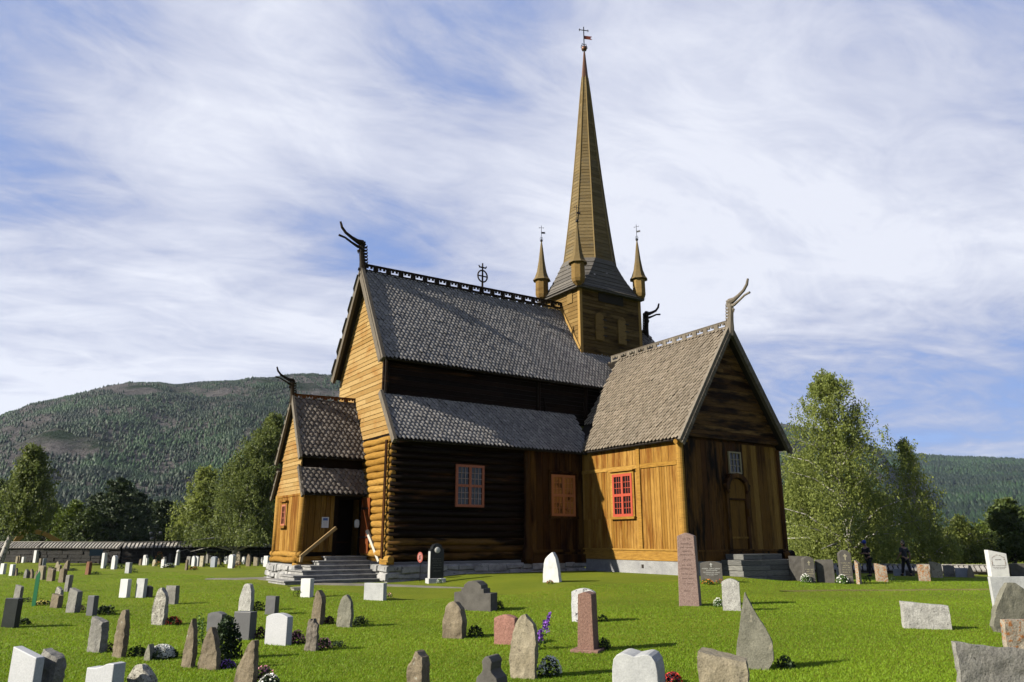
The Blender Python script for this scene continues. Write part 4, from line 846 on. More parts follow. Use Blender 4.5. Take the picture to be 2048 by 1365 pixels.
p_ = ground(354, 1131); t_ = thing('gravestone', 'grey pillar stone topped with a ball near the dark wall', GS, p_, .3, GG)
mb = MB(); mb.lathe((0,0,-.05), [(.16,0),(.15,.3),(.12,.75),(.1,.8)], 4); mb.build('pillar', G['light'], t_); mb = MB(); mb.lathe((0,0,.74), [(.03,0),(.11,.06),(.12,.13),(.08,.2),(.02,.23)], 10); mb.build('ball', G['white'], t_, True)
# ------------------------------------------------------------------ small plants and flowers
def leafm(name, a, b, tr=.25):
    a, b = sc_(a, .8), sc_(b, .8); m, nt, p = nodes(name); base = mixc(nt, attr(nt), a, b); nt.links.new(base, p.inputs['Base Color']); p.inputs['Roughness'].default_value = .6; p.inputs['Specular IOR Level'].default_value = .2
    if tr:
        t = N(nt, 'ShaderNodeBsdfTranslucent'); nt.links.new(base, t.inputs['Color']); mx = N(nt, 'ShaderNodeMixShader'); mx.inputs[0].default_value = tr
        out = nt.nodes['Material Output']; nt.links.new(p.outputs[0], mx.inputs[1]); nt.links.new(t.outputs[0], mx.inputs[2]); nt.links.new(mx.outputs[0], out.inputs[0])
    return m
LM = {'dark': leafm('dark_leaves', (.012,.022,.008), (.035,.06,.018)), 'green': leafm('green_leaves', (.03,.07,.01), (.08,.15,.025)), 'purpleleaf': leafm('purple_leaves', (.03,.012,.02), (.07,.03,.04))}
FM = {'white': leafm('white_petals', (.6,.6,.55), (.8,.8,.74), .2), 'pink': leafm('pink_petals', (.55,.15,.25), (.75,.35,.42), .2), 'red': leafm('red_petals', (.4,.02,.02), (.6,.06,.04), .2),
      'orange': leafm('orange_petals', (.65,.16,.02), (.8,.35,.05), .2), 'purple': leafm('violet_petals', (.14,.05,.32), (.3,.12,.5), .2), 'yellow': leafm('yellow_petals', (.6,.5,.08), (.75,.65,.2), .2)}
def quads(P, size, flat=0., tall=1.):
    n = len(P); a = rng.normal(size=(n,3)); a[:,2] *= (1-flat); a /= np.linalg.norm(a,axis=1)[:,None]+1e-9; b = rng.normal(size=(n,3)); b -= a*(a*b).sum(1)[:,None]; b /= np.linalg.norm(b,axis=1)[:,None]+1e-9
    s = size*(.6+.8*rng.random(n))[:,None]; V = np.stack([P-a*s*.5*tall, P+b*s*.32, P+a*s*.5*tall, P-b*s*.32], 1).reshape(-1,3); return V, np.arange(n*4).reshape(-1,4)
def clump(px, py, wpx, hpx, leaf='dark', flower=None, lab='', n=220, name='flower_bed', cat='plant', share=.35, spread=1., back=.0, grp='planted clumps at the gravestones'):
    p = ground(px, py); d = (p-CP).dot(FW); w = wpx*d/FPX; h = hpx*d/FPX; r = max(.12, w/2); p = p+(p-CP).normalized()*back; p.z = gz(p.x, p.y)
    t = thing(name, lab, cat, p, 0, grp)
    q = rng.normal(size=(n,3)); q /= np.linalg.norm(q,axis=1)[:,None]; q *= (.45+.55*rng.random(n)**.5)[:,None]; q[:,2] = abs(q[:,2])
    lob = 1+.25*np.sin(3*np.arctan2(q[:,1],q[:,0])+px); P = q*np.array([r,r*.8*spread,h]); P[:,:2] *= lob[:,None]; P[:,2] += .01
    V, Fq = quads(P, max(.035, min(.075, r*.26))); npmesh('foliage', V, Fq, LM[leaf], t)
    if flower:
        k = int(n*share); q = rng.normal(size=(k,3)); q /= np.linalg.norm(q,axis=1)[:,None]; q[:,2] = abs(q[:,2])*.9+.15; P = q*np.array([r,r*.8,h*1.05]); V, Fq = quads(P, max(.03, min(.06, r*.2)), .5, .8); npmesh('blossoms', V, Fq, FM[flower], t)
    return t
for a in [(60,1148,16,7,'dark',None,'low dark tuft right of the white slab at the left edge'),(41,1151,12,6,'dark',None,'low dark tuft behind the small brown stone'),(52,1205,20,9,'dark',None,'small dark plant right of the narrow grey slab'),
 (84,1211,26,9,'dark','yellow','yellowish rosette plants right of the green marker'),(48,1250,24,12,'dark',None,'dark plant right of the polished black slab'),(160,1222,18,10,'purpleleaf',None,'dark bed between the rough grey stone and the narrow slab'),
 (209,1229,34,18,'dark',None,'dark round bush right of the narrow blue-grey slab'),(212,1304,12,18,'purpleleaf',None,'dark purple plant between the grey block and brown boulder'),
 (275,1314,36,20,'dark',None,'dark green mound left of the shark-fin marker'),(322,1318,52,24,'dark','white','broad mound of white flowers right of the shark-fin marker'),
 (345,1250,34,14,'dark','red','dark low planting behind the glittering speckled slab'),(395,1292,26,62,'green',None,'bright green climber between the two brown stones'),
 (448,1318,56,82,'dark',None,'big dark rose bush behind the pyramid-topped boulder'),(452,1338,30,16,'dark','purple','violet flowers at the foot of the rose bush'),
 (526,1372,44,34,'dark','pink','pink flowers beside the tall brown spike stone'),(537,1379,44,26,'dark','white','small white daisies in front of the pink flowers'),
 (516,1222,28,18,'dark',None,'dark bush right of the tall white round-headed stone'),(520,1278,26,22,'purpleleaf',None,'dark planting behind the slate-grey square slab'),(594,1288,30,24,'purpleleaf','pink','dark heather right of the arched greenish-white slab'),
 (647,1300,24,22,'dark','pink','dark plant with pale pink buds right of the ribbed stone'),(675,1296,20,13,'dark',None,'small round bush right of the ribbed stone plants'),(658,1248,24,14,'purpleleaf',None,'dark bed between the brown slab and the grey-green one'),
 (719,1250,30,16,'dark',None,'blue-green tuft right of the pointed grey-green slab'),(776,1197,10,10,'green','pink','single pink bloom right of the wide grey slab'),
 (998,1219,22,16,'dark',None,'dark plant right of the stepped memorial'),(950,1275,36,22,'dark',None,'dark plant right of the rounded boulder slab'),(1100,1352,50,34,'dark','white','dark leafy plant right of the big tan slab'),
 (1208,1300,34,22,'dark',None,'dark plant right of the reddish pillar'),(1207,1243,16,14,'dark',None,'dark tuft behind the reddish pillar'),(1437,1214,22,16,'green','white','white flowers left of the dark-blotted white stone'),
 (1572,1337,44,22,'dark',None,'dark flat plant right of the sail-shaped slab'),(1345,1366,30,18,'purpleleaf','red','dark red plant right of the heart-topped stone'),
 (1612,1166,24,16,'green','white','white daisies before the wide granite slab'),(1686,1168,28,16,'green','white','white daisies before the gilt-cross pillar'),(1786,1162,16,9,'dark',None,'dark tuft right of the left orange slab'),(1735,1166,18,14,'dark',None,'dark tuft right of the rust-stained stone'),
 (1415,1167,26,9,'green','orange','orange begonias at the foot of the lettered grey stone'),(1440,1167,20,9,'green','red','red flowers right of the orange begonias'),(1100,1165,16,6,'green','red','red bloom before the white angular stone'),
 (867,1163,16,9,'green','purple','violet pansies before the black memorial'),(879,1162,14,9,'green','white','white pansies before the black memorial'),
 (216,1138,16,9,'dark',None,'green tuft right of the left slim white slab'),(240,1138,18,8,'dark',None,'green tuft right of the right slim white slab'),(266,1146,16,9,'dark',None,'dark tuft right of the pale grey square post'),
 (300,1132,12,20,'green',None,'tall green plant left of the cream round-shouldered stone'),(317,1128,16,22,'green','orange','orange gladioli between the cream and white stones'),(315,1134,14,10,'green','orange','orange blooms low in the flowered row'),
 (338,1136,22,8,'dark','white','white-flecked low planting right of the white square stone'),(386,1141,18,7,'dark','red','red flower bunch right of the thin brown post'),(413,1134,16,7,'dark',None,'low green bush behind the cream square slab'),
 (442,1135,14,7,'dark',None,'low dark bush right of the bluish slab'),(476,1137,14,12,'green','orange','spiky plant with an orange bloom right of the big white slab'),(487,1129,12,5,'green',None,'low green ground plant between brown boulders'),(103,1140,18,6,'dark',None,'dark tuft right of the blue-grey slab'),
 (146,1142,16,5,'dark',None,'flat dark tuft right of the triangular split stone'),(190,1150,18,6,'dark',None,'small weeds right of the red-brown slab'),(195,1127,26,14,'purpleleaf',None,'dark purple shrub below the information board')]:
    x, y, w, h, lf, fl, lb = a; clump(x, y, w, h, lf, fl, lb, n=1500 if w > 50 else (320 if w > 20 else 130), share=.9 if fl == 'white' and w > 45 else .45)
# lupins by the tan slab
for (px, py, hh, ln, lb) in ((1090,1290,66,22,'taller purple lupin spike leaning right of the tan slab'),(1080,1292,36,14,'shorter purple lupin spike close to the tan slab')):
    p = ground(px-12, py+8); d = (p-CP).dot(FW); t = thing('lupin', lb, 'flower', p, 0, 'lupins beside the tan slab'); H = hh*d/FPX; tp = Vector((RT.x*ln*d/FPX, RT.y*ln*d/FPX, H))
    mb = MB(); mb.tube([(0,0,0), tp*.5+Vector((0,0,.03)), tp], [.008,.007,.004], 5); mb.build('stem', LM['green'], t)
    k = rng.random(160)[:,None]; P = np.array(tp)*(.55+.47*k)+rng.normal(size=(160,3))*.03*(1.15-k); V, Fq = quads(P, .045); npmesh('blossoms', V, Fq, FM['purple'], t)
    P = rng.normal(size=(60,3))*np.array([.08,.08,.08])+np.array([0,0,.12]); V, Fq = quads(P, .06); npmesh('foliage', V, Fq, LM['green'], t)
# ------------------------------------------------------------------ lawn, path, grass
def gmat():
    m, nt, p = nodes('mown_lawn'); co = coord(nt); n1 = noise_(nt, co, .35, 6, .6); n2 = noise_(nt, co, 3.2, 6, .7); n3 = noise_(nt, co, 40, 4, .7)
    base = ramp(nt, n1, [(.3, (0.0760,0.1040,0.0048)), (.7, (0.1240,0.1440,0.0080))]).outputs[0]
    base = mixc(nt, ramp(nt, n2, [(.45, (0,0,0)), (.75, (.55,.55,.55))]).outputs[0], base, (0.1200,0.1280,0.0120))
    base = mixc(nt, 1., base, ramp(nt, n3, [(.3, (.7,.72,.65)), (.7, (1.15,1.15,1.1))]).outputs[0], 'MULTIPLY')
    nt.links.new(base, p.inputs['Base Color']); p.inputs['Roughness'].default_value = .9; p.inputs['Specular IOR Level'].default_value = .1
    bump(nt, p, n3, 1., .05); return m
M_LAWN = gmat()
def axis(lo, hi, a, b, fine, out):
    v = list(np.arange(a, b+1e-6, fine)); s = fine; x = b
    while x < hi: s = min(s*1.35, out); x += s; v.append(x)
    s = fine; x = a
    while x > lo: s = min(s*1.35, out); x -= s; v.insert(0, x)
    return v
xs = axis(-4200, 4200, -48, 52, 1.0, 900); ys = axis(-4200, 4200, -32, 48, 1.0, 900)
V = np.array([(x, y, gz(x, y)) for y in ys for x in xs]); nx = len(xs)
Fq = np.array([(j*nx+i, j*nx+i+1, (j+1)*nx+i+1, (j+1)*nx+i) for j in range(len(ys)-1) for i in range(nx-1)])
go = npmesh('ground', V, Fq, M_LAWN); go.data.polygons.foreach_set('use_smooth', [True]*len(Fq)); tag(go, kind='structure')
def pathm():
    m, nt, p = nodes('trodden_gravel'); co = coord(nt); a = noise_(nt, co, 1.5, 5, .6); b = noise_(nt, co, 60, 3, .7)
    c = ramp(nt, a, [(.35, (0.0680,0.0624,0.0440)), (.65, (0.1200,0.1080,0.0840))]).outputs[0]; c = mixc(nt, 1., c, ramp(nt, b, [(.35, (.6,.6,.6)), (.65, (1.1,1.1,1.1))]).outputs[0], 'MULTIPLY')
    nt.links.new(c, p.inputs['Base Color']); p.inputs['Roughness'].default_value = .95; bump(nt, p, b, .6, .02); return m
M_PATH = pathm()
def ribbon(name, pts, ws, dz=.035):
    P = [ground(*q) for q in pts]; mb = MB(); fine = []
    for i in range(len(P)-1):
        n = max(2, int((P[i+1]-P[i]).length/.6))
        for k in range(n): t = k/n; fine.append((P[i].lerp(P[i+1], t), ws[i]+(ws[i+1]-ws[i])*t))
    fine.append((P[-1], ws[-1])); vs = []; fs = []
    for i, (p, w) in enumerate(fine):
        a = fine[max(0, i-2)][0]; b = fine[min(len(fine)-1, i+2)][0]; d = (b-a).normalized(); s = Vector((-d.y, d.x, 0)).normalized()
        for j in range(5):
            q = p+s*w*(j/4-.5)+s*(noise.noise(Vector((p.x*1.3, p.y*1.3, j)))*.12 if j in (0,4) else 0); vs.append((q.x, q.y, gz(q.x, q.y)+dz-(.05 if j in (0,4) else 0)))
        if i:
            for j in range(4): fs.append(((i-1)*5+j, (i-1)*5+j+1, i*5+j+1, i*5+j))
    mb.add(vs, fs); return tag(mb.build(name, M_PATH, None, True), kind='structure')
ribbon('path', [(415,1159),(470,1159),(530,1157),(575,1162),(640,1169),(760,1171),(860,1175),(960,1178)], [.5,1.3,1.6,1.2,1.1,1.0,.6,.05])
M_PATH = M_LAWN.copy(); M_PATH.name = 'worn_dry_grass'
for n_ in M_PATH.node_tree.nodes:
    if n_.type == 'VALTORGB' and n_.color_ramp.elements[0].color[2] < .02: n_.color_ramp.elements[0].color = (.10,.085,.03,1); n_.color_ramp.elements[1].color = (.17,.15,.06,1)
ribbon('path', [(1560,1184),(1700,1182),(1850,1181),(2010,1180),(2300,1180)], [.05,.2,.26,.26,.26])
# mown grass blades on the near lawn
n = 600000; d = 6.2*(40/6.2)**(rng.random(n)**1.15); tx = rng.uniform(-.76, .76, n); h = Vector((_s, _c)); px_ = CP.x+d*(_s+_c*tx); py_ = CP.y+d*(_c-_s*tx)
zz = np.array([gz(a, b) for a, b in zip(px_[::1], py_[::1])]) if n < 1000 else None
gx = np.arange(-60, 60, .5); gy = np.arange(-34, 22, .5); GZ = np.array([[gz(a, b) for a in gx] for b in gy])
fx = np.clip((px_-gx[0])/.5, 0, len(gx)-1.01); fy = np.clip((py_-gy[0])/.5, 0, len(gy)-1.01); ix = fx.astype(int); iy = fy.astype(int); ux = fx-ix; uy = fy-iy
zz = GZ[iy,ix]*(1-ux)*(1-uy)+GZ[iy,ix+1]*ux*(1-uy)+GZ[iy+1,ix]*(1-ux)*uy+GZ[iy+1,ix+1]*ux*uy
clumpn = .5+.22*np.sin(px_*2.1+np.sin(py_*1.7)*2)*np.sin(py_*2.4+np.cos(px_*1.3)*2)+(.42)*np.sin(px_*.55+1.3*np.sin(py_*.4))*np.sin(py_*.62+1.7*np.cos(px_*.33))
hh = (.018+.018*rng.random(n))*(.85+.3*clumpn); a = rng.uniform(0, 2*PI, n); wd = (.003+.0035*rng.random(n))*(1+d/26); ln = hh*.7; b = rng.uniform(0, 2*PI, n)
base = np.stack([px_, py_, zz-.004], 1); sd = np.stack([np.cos(a)*wd, np.sin(a)*wd, np.zeros(n)], 1); top = base+np.stack([np.cos(b)*ln, np.sin(b)*ln, hh], 1)
ok = ~((px_ > -3.2) & (px_ < 16) & (py_ > -10.8) & (py_ < 5)) & ~((px_ > -4.2) & (px_ < 0) & (py_ > -4.6)); base, sd, top, clumpn = base[ok], sd[ok], top[ok], clumpn[ok]; n = len(base)
V = np.stack([base-sd, base+sd, top], 1).reshape(-1, 3)
gm = leafm('grass_blades', (.105,.19,.005), (.20,.31,.016), .5); tag(npmesh('grass', V, np.arange(n*3).reshape(-1, 3), gm, val=np.clip(clumpn*.6+rng.random(n)*.5, 0, 1)), kind='stuff')

# ------------------------------------------------------------------ boundary walls with lapped board roofs
M_DRY_SHADE = stone('shaded_drystone', (.012,.011,.010), (.04,.037,.033), 2.5, b=1.); M_DRYL = stone('grey_drystone', (.16,.15,.14), (.34,.32,.29), 2.5, b=1.)  # left wall's deep shade is put into its near-black stone colour
def bwall(name, lab, P, h0, h1, hw, smat, seed, dep=.9, rise=.34, bw=.26):
    """P: points on the ground; wall body and a little pitched roof of lapped boards"""
    o_ = P[0]; t = thing(name, lab, 'stone wall', o_, 0, None); wall = MB(); rf = MB(); cap = MB(); un = MB(); off = Vector(o_)
    for A, B in zip(P, P[1:]):
        L = (B-A).length; X = (B-A)/L; Nn = Vector((X.y, -X.x, 0)); Nn.z = 0; Nn.normalize()
        if Nn.dot(CP-A) < 0: Nn = -Nn
        rows = 7; hgt = hw+.6
        for j in range(rows):
            u = 0; 
            while u < L:
                w = min(random.uniform(.25, .8), L-u); a = A+X*u-off; b = A+X*(u+w-.02)-off; z0 = -.6+hgt*j/rows; z1 = -.6+hgt*(j+1)/rows-.015; dd = random.uniform(0, .07)
                q = [(a-Nn*.3), (b-Nn*.3), (b+Nn*(.3+dd)), (a+Nn*(.3+dd))]; wall.hexa([(*p.xy, p.z+z0) for p in q]+[(*p.xy, p.z+z1) for p in q]); u += w
        u = 0
        while u < L:
            w = min(bw, L-u); lap = .05
            for s in (1, -1):
                a = A+X*u-off; b = A+X*(u+w)-off; e = Nn*s*dep/2; z = random.uniform(0, .01)
                b = A+X*(u+w*.68)-off; q = [a+e+Vector((0,0,hw)), b+e+Vector((0,0,hw)), b+Vector((0,0,hw+rise)), a+Vector((0,0,hw+rise))]
                th = [Vector((0,0,.02+z)), Vector((0,0,.075+z)), Vector((0,0,.075+z)), Vector((0,0,.02+z))]
                rf.hexa([p-Vector((0,0,.02)) for p in q]+[p+k for p, k in zip(q, th)])
            u += bw
        for s in (1, -1): e = Nn*s*dep/2*.98; un.hexa([p-Vector((0,0,.08)) for p in (A-off+e+Vector((0,0,hw)), B-off+e+Vector((0,0,hw)), B-off+Vector((0,0,hw+rise)), A-off+Vector((0,0,hw+rise)))]+[p for p in (A-off+e+Vector((0,0,hw-.025)), B-off+e+Vector((0,0,hw-.025)), B-off+Vector((0,0,hw+rise-.025)), A-off+Vector((0,0,hw+rise-.025)))])
        cap.bar(A-off+Vector((0,0,hw+rise+.06)), B-off+Vector((0,0,hw+rise+.06)), .16, .05)
    wall.build('stone_wall', smat, t); rf.build('board_roof', W_GREYR, t); cap.build('ridge_board', W_GREYR, t); un.build('roof_deck', W_DECK, t); return t
W_GREYR = shing('weathered_wall_roof', (.26,.25,.235), (.42,.40,.37), (.09,.08,.075))
bwall('boundary_wall', 'dark shaded dry-stone churchyard wall with a pale ribbed board roof on the left', [at_dist(x, D) for x, D in ((-260,62),(-60,58.5),(90,56.5),(250,55.5),(400,56.5),(520,58),(640,60))], 0, 0, 1.05, M_DRY_SHADE, 1)
bwall('boundary_wall', 'low pale dry-stone wall with grey board roof behind the visitors', [at_dist(x, D, -.95) for x, D in ((1560,47),(1760,45),(1900,44),(2060,43),(2300,43))], 0, 0, .68, M_DRYL, 2, rise=.26)

# ------------------------------------------------------------------ trees
BARK = stone('white_birch_bark', (.50,.47,.42), (.66,.63,.57), 3, (.05,.045,.04), 6, .56, .5, 10); BARKD = stone('dark_bark', (.05,.04,.03), (.11,.09,.07), 4, b=1.)
LEAF = {'birch': leafm('birch_leaves', (.085,.115,.018), (.25,.285,.07), .5), 'birchd': leafm('deep_birch_leaves', (.045,.068,.016), (.17,.20,.05), .45), 'young': leafm('yellow_green_leaves', (.055,.085,.008), (.12,.16,.02), .3),
        'pine': leafm('pine_needles', (.018,.032,.012), (.05,.07,.024), .15), 'mid': leafm('mixed_leaves', (.025,.042,.010), (.075,.10,.02), .25)}
def leafcards(P, s, droop=0.):
    n = len(P); a = rng.normal(size=(n,3)); a[:,2] -= droop*2.5; a /= np.linalg.norm(a,axis=1)[:,None]; b = rng.normal(size=(n,3)); b -= a*(a*b).sum(1)[:,None]; b /= np.linalg.norm(b,axis=1)[:,None]
    s = (s*(.6+.8*rng.random(n)))[:,None]; V = np.stack([P-a*s*.6, P+b*s*.36, P+a*s*.6, P-b*s*.36], 1).reshape(-1,3); return V
def birch(p, H, prof, lab, leaf='birch', n=26000, ls=.13, droop=1., lean=(0,0), trunk_r=.17, bark=None, name='birch_tree', grp='trees around the churchyard', seed=0, tr0=.0, skew=0., gap=.35):
    """prof: [(height fraction, radius)]; crown of hanging leafy strands on real limbs"""
    rs = np.random.default_rng(seed); t = thing(name, lab, 'tree', p, 0, grp); lx, ly = lean; mb = MB(); K = 12
    tp = lambda k: Vector((lx*k+.18*math.sin(k*5+seed), ly*k+.15*math.cos(k*4+seed)-.15, H*k))
    mb.tube([tp(k/K)-Vector((0,0,.3 if k == 0 else 0)) for k in range(K)]+[tp(.985)], [trunk_r*(1-k/K)**.8+.02 for k in range(K)]+[.01], 8)
    tips = []; ks = [pr[0] for pr in prof]; rr = [pr[1] for pr in prof]; nl = 46
    for i in range(nl):
        k = ks[0]+(ks[-1]-ks[0])*((i+.5)/nl)**.92; R = np.interp(k, ks, rr)*rs.uniform(.72, 1.12); a = i*2.4+seed+rs.uniform(-.3,.3); c = tp(k); R2 = R*(1+skew*math.cos(a-2.1))
        k0 = max(ks[0]*.8, .08, k-.5*R/H-.02); c0 = tp(k0); e = Vector((c.x+R2*math.cos(a), c.y+R2*math.sin(a), H*k)); m = c0.lerp(e, .5)+Vector((0,0,.12*R))
        mb.tube([c0, m, e], [trunk_r*.38*(1-k)+.015, .02+trunk_r*.15*(1-k), .01], 5, cap=False)
        for q in range(9): u = rs.uniform(.2, 1.0); b = (c0.lerp(m, u*2) if u < .5 else m.lerp(e, u*2-1)); tips.append((b.x, b.y, b.z, u, R))
    (mb.build('trunk', bark or BARK, t, True))
    tips = np.array(tips); tips = tips[rs.random(len(tips)) > gap*(.7+.6*tips[:,2]/H)]; m = int(n/22); idx = rs.integers(0, len(tips), m); T = tips[idx]; sp = (.16+.22*T[:,4]*.5)[:,None]
    st = T[:,:3]+rs.normal(size=(m,3))*sp*np.array([1,1,.8]); L = rs.uniform(.3, 1.5, m)*droop*(.5+.35*T[:,4])
    u = rs.random((m,22)); dr = rs.normal(size=(m,1,2))*.12; P = np.zeros((m,22,3)); P[:,:,0] = st[:,0,None]+dr[:,:,0]*u*2+rs.normal(size=(m,22))*.09; P[:,:,1] = st[:,1,None]+dr[:,:,1]*u*2+rs.normal(size=(m,22))*.09
    P[:,:,2] = st[:,2,None]-L[:,None]*u+rs.normal(size=(m,22))*.07; P = P.reshape(-1,3); P = P[P[:,2] > .25+tr0]
    V = leafcards(P, ls, .5*droop); cv = np.repeat(rs.random(m), 22)[:len(P)]; npmesh('crown', V, np.arange(len(V)).reshape(-1,4), LEAF[leaf], t, val=np.clip(cv*.6+rs.random(len(P))*.45, 0, 1)); return t
def conifer(p, H, R, lab, n=9000, seed=0, leaf='pine', name='pine_tree', open_=.5):
    rs = np.random.default_rng(seed); t = thing(name, lab, 'tree', p, 0, 'trees around the churchyard'); mb = MB(); mb.tube([(0,0,-.3),(.1,0,H*.5),(0,.05,H*.98)], [.2,.13,.03], 7); P = []
    nb = 42
    for i in range(nb):
        k = .12+.86*(i/nb); r = R*(1-k)**.62*rs.uniform(.6, 1.15)+.12; a = i*2.4; z = H*k; e = Vector((r*math.cos(a), r*math.sin(a), z+.25*r)); mb.tube([(0,0,z-.15*r), e*.6+Vector((0,0,z*.4)), e], [.05,.03,.01], 4, cap=False)
        m = int(n/nb); u = rs.random(m)**.6; w = rs.normal(size=(m,3))*np.array([.28,.28,.16])*(.35+.4*r); P.append(np.array([[0,0,z]])+(np.array(e)-np.array([0,0,z]))*u[:,None]+w)
    mb.build('trunk', BARKD, t, True); P = np.concatenate(P); V = leafcards(P, .2, 0); npmesh('crown', V, np.arange(len(V)).reshape(-1,4), LEAF[leaf], t); return t
def hof(px, py_top, D): p = at_dist(px, D); y0 = proj(p)[1]; ky = (y0-proj(p+Vector((0,0,5)))[1])/5; h = (y0-py_top)/ky
# heights from the photograph
def tree_h(p, ytop):
    lo, hi = 1, 40
    for _ in range(30):
        m = (lo+hi)/2
        if proj(p+Vector((0,0,m)))[1] > ytop: lo = m
        else: hi = m
    return lo
p = at_dist(1690, 51); birch(p, tree_h(p, 742), [(.06,4.0),(.2,4.6),(.35,4.3),(.5,3.9),(.60,3.5),(.68,2.7),(.78,2.3),(.88,1.5),(.95,.8),(1,.15)], 'tallest birch with airy pointed top, right of the church', n=66000, ls=.115, seed=1, gap=.5, trunk_r=.26, lean=(-.2,0), skew=.1)
p = at_dist(1842, 52); birch(p, tree_h(p, 880), [(.1,1.7),(.25,2.0),(.45,1.7),(.65,1.35),(.8,1.0),(.92,.5),(1,.08)], 'slender weeping birch with white trunk showing, second tallest on the right', n=17000, ls=.11, seed=2, gap=.5, trunk_r=.17, lean=(-.5,0), droop=1.3)
for i, (x, D, yt, R, nn, lf, lb) in enumerate(((1612,55,905,1.9,14000,'birch','birch crown rising between the church corner and the tallest birch'),(1762,58,985,1.9,11000,'birchd','bushy birch filling the gap behind the two visitors'),
    (1918,58,1035,2.2,13000,'birch','lower round-topped birch right of the weeping one'),(1978,60,1045,2.2,12000,'young','yellow-green low tree before the mountain on the right'),(1590,60,960,1.6,8000,'birchd','dark low birch touching the church corner'),
    (1885,60,1060,2.0,9000,'birchd','short dark birch under the weeping birch branches'))):
    p = at_dist(x, D); birch(p, tree_h(p, yt), [(.08,R),(.3,R*1.1),(.6,R*.85),(.85,R*.45),(1,.15)], lb, leaf=lf, n=nn, ls=.15, seed=10+i, trunk_r=.12)
p = at_dist(2022, 58); conifer(p, tree_h(p, 998), 2.2, 'conifer with a clear tip at the right edge', 11000, 5, 'mid'); p = at_dist(2062, 60); conifer(p, tree_h(p, 1015), 2.6, 'dark conifer cut by the right edge', 9000, 6)
p = at_dist(468, 54); birch(p, tree_h(p, 826), [(.06,3.9),(.2,3.8),(.4,3.0),(.55,2.3),(.7,1.8),(.82,1.3),(.93,.7),(1,.1)], 'large weeping birch hanging over the wall roof left of the porch', leaf='birchd', n=72000, ls=.12, seed=3, trunk_r=.24, lean=(1.9,0), bark=BARK, tr0=.9)
p = at_dist(395, 57); birch(p, tree_h(p, 935), [(.1,1.9),(.3,2.2),(.55,1.8),(.8,1.1),(1,.2)], 'round leafy birch on the left flank of the large weeping one', n=20000, ls=.14, seed=4, trunk_r=.12, leaf='birch', tr0=1.3)
p = at_dist(12, 51); birch(p, tree_h(p, 892), [(.4,1.5),(.48,1.9),(.6,1.7),(.75,1.2),(.9,.6),(1,.1)], 'thin birch with bare white stem at the left edge', leaf='birchd', n=20000, ls=.14, seed=5, trunk_r=.17, lean=(.9,0), tr0=1.6)
for i, (x, D, yt, R, kind, lb) in enumerate(((228,72,955,3.3,'p','tallest dark pine left of the porch behind the wall'),(190,74,985,2.6,'p','dark pine on the left shoulder of the tallest pine'),(268,76,985,2.4,'p','dark pine on the right shoulder of the tallest pine'),(322,80,1000,2.2,'p','solitary dark pine above the shed roof'),
    (138,70,1003,2.0,'y','bright yellow-green young birch above the wall'),(168,69,1020,1.9,'m','grey-green leafy tree beside the yellow-green birch'),(92,74,1000,2.6,'m','dark round tree left of the yellow-green birch'),(60,76,990,2.2,'m','dark tree filling behind the thin birch'),(-10,78,960,2.6,'m','dark tree at the left edge behind the thin birch'),(355,78,1010,2.0,'m','dark low tree left of the weeping birch'),(300,84,1005,2.2,'m','dim leafy tree behind the lamp post'),(575,70,960,2.5,'m','dark tree peeping out at the porch corner'),(520,74,985,2.6,'m','dim tree behind the weeping birch'))):
    p = at_dist(x, D)
    if kind == 'p': conifer(p, tree_h(p, yt), R, lb, 9000, 20+i)
    else: birch(p, tree_h(p, yt), [(.06,R),(.3,R*1.1),(.6,R*.85),(.85,R*.5),(1,.2)], lb, leaf='young' if kind == 'y' else 'mid', n=13000, ls=.17, seed=30+i, trunk_r=.12, bark=BARKD, name='leafy_tree', droop=.7)

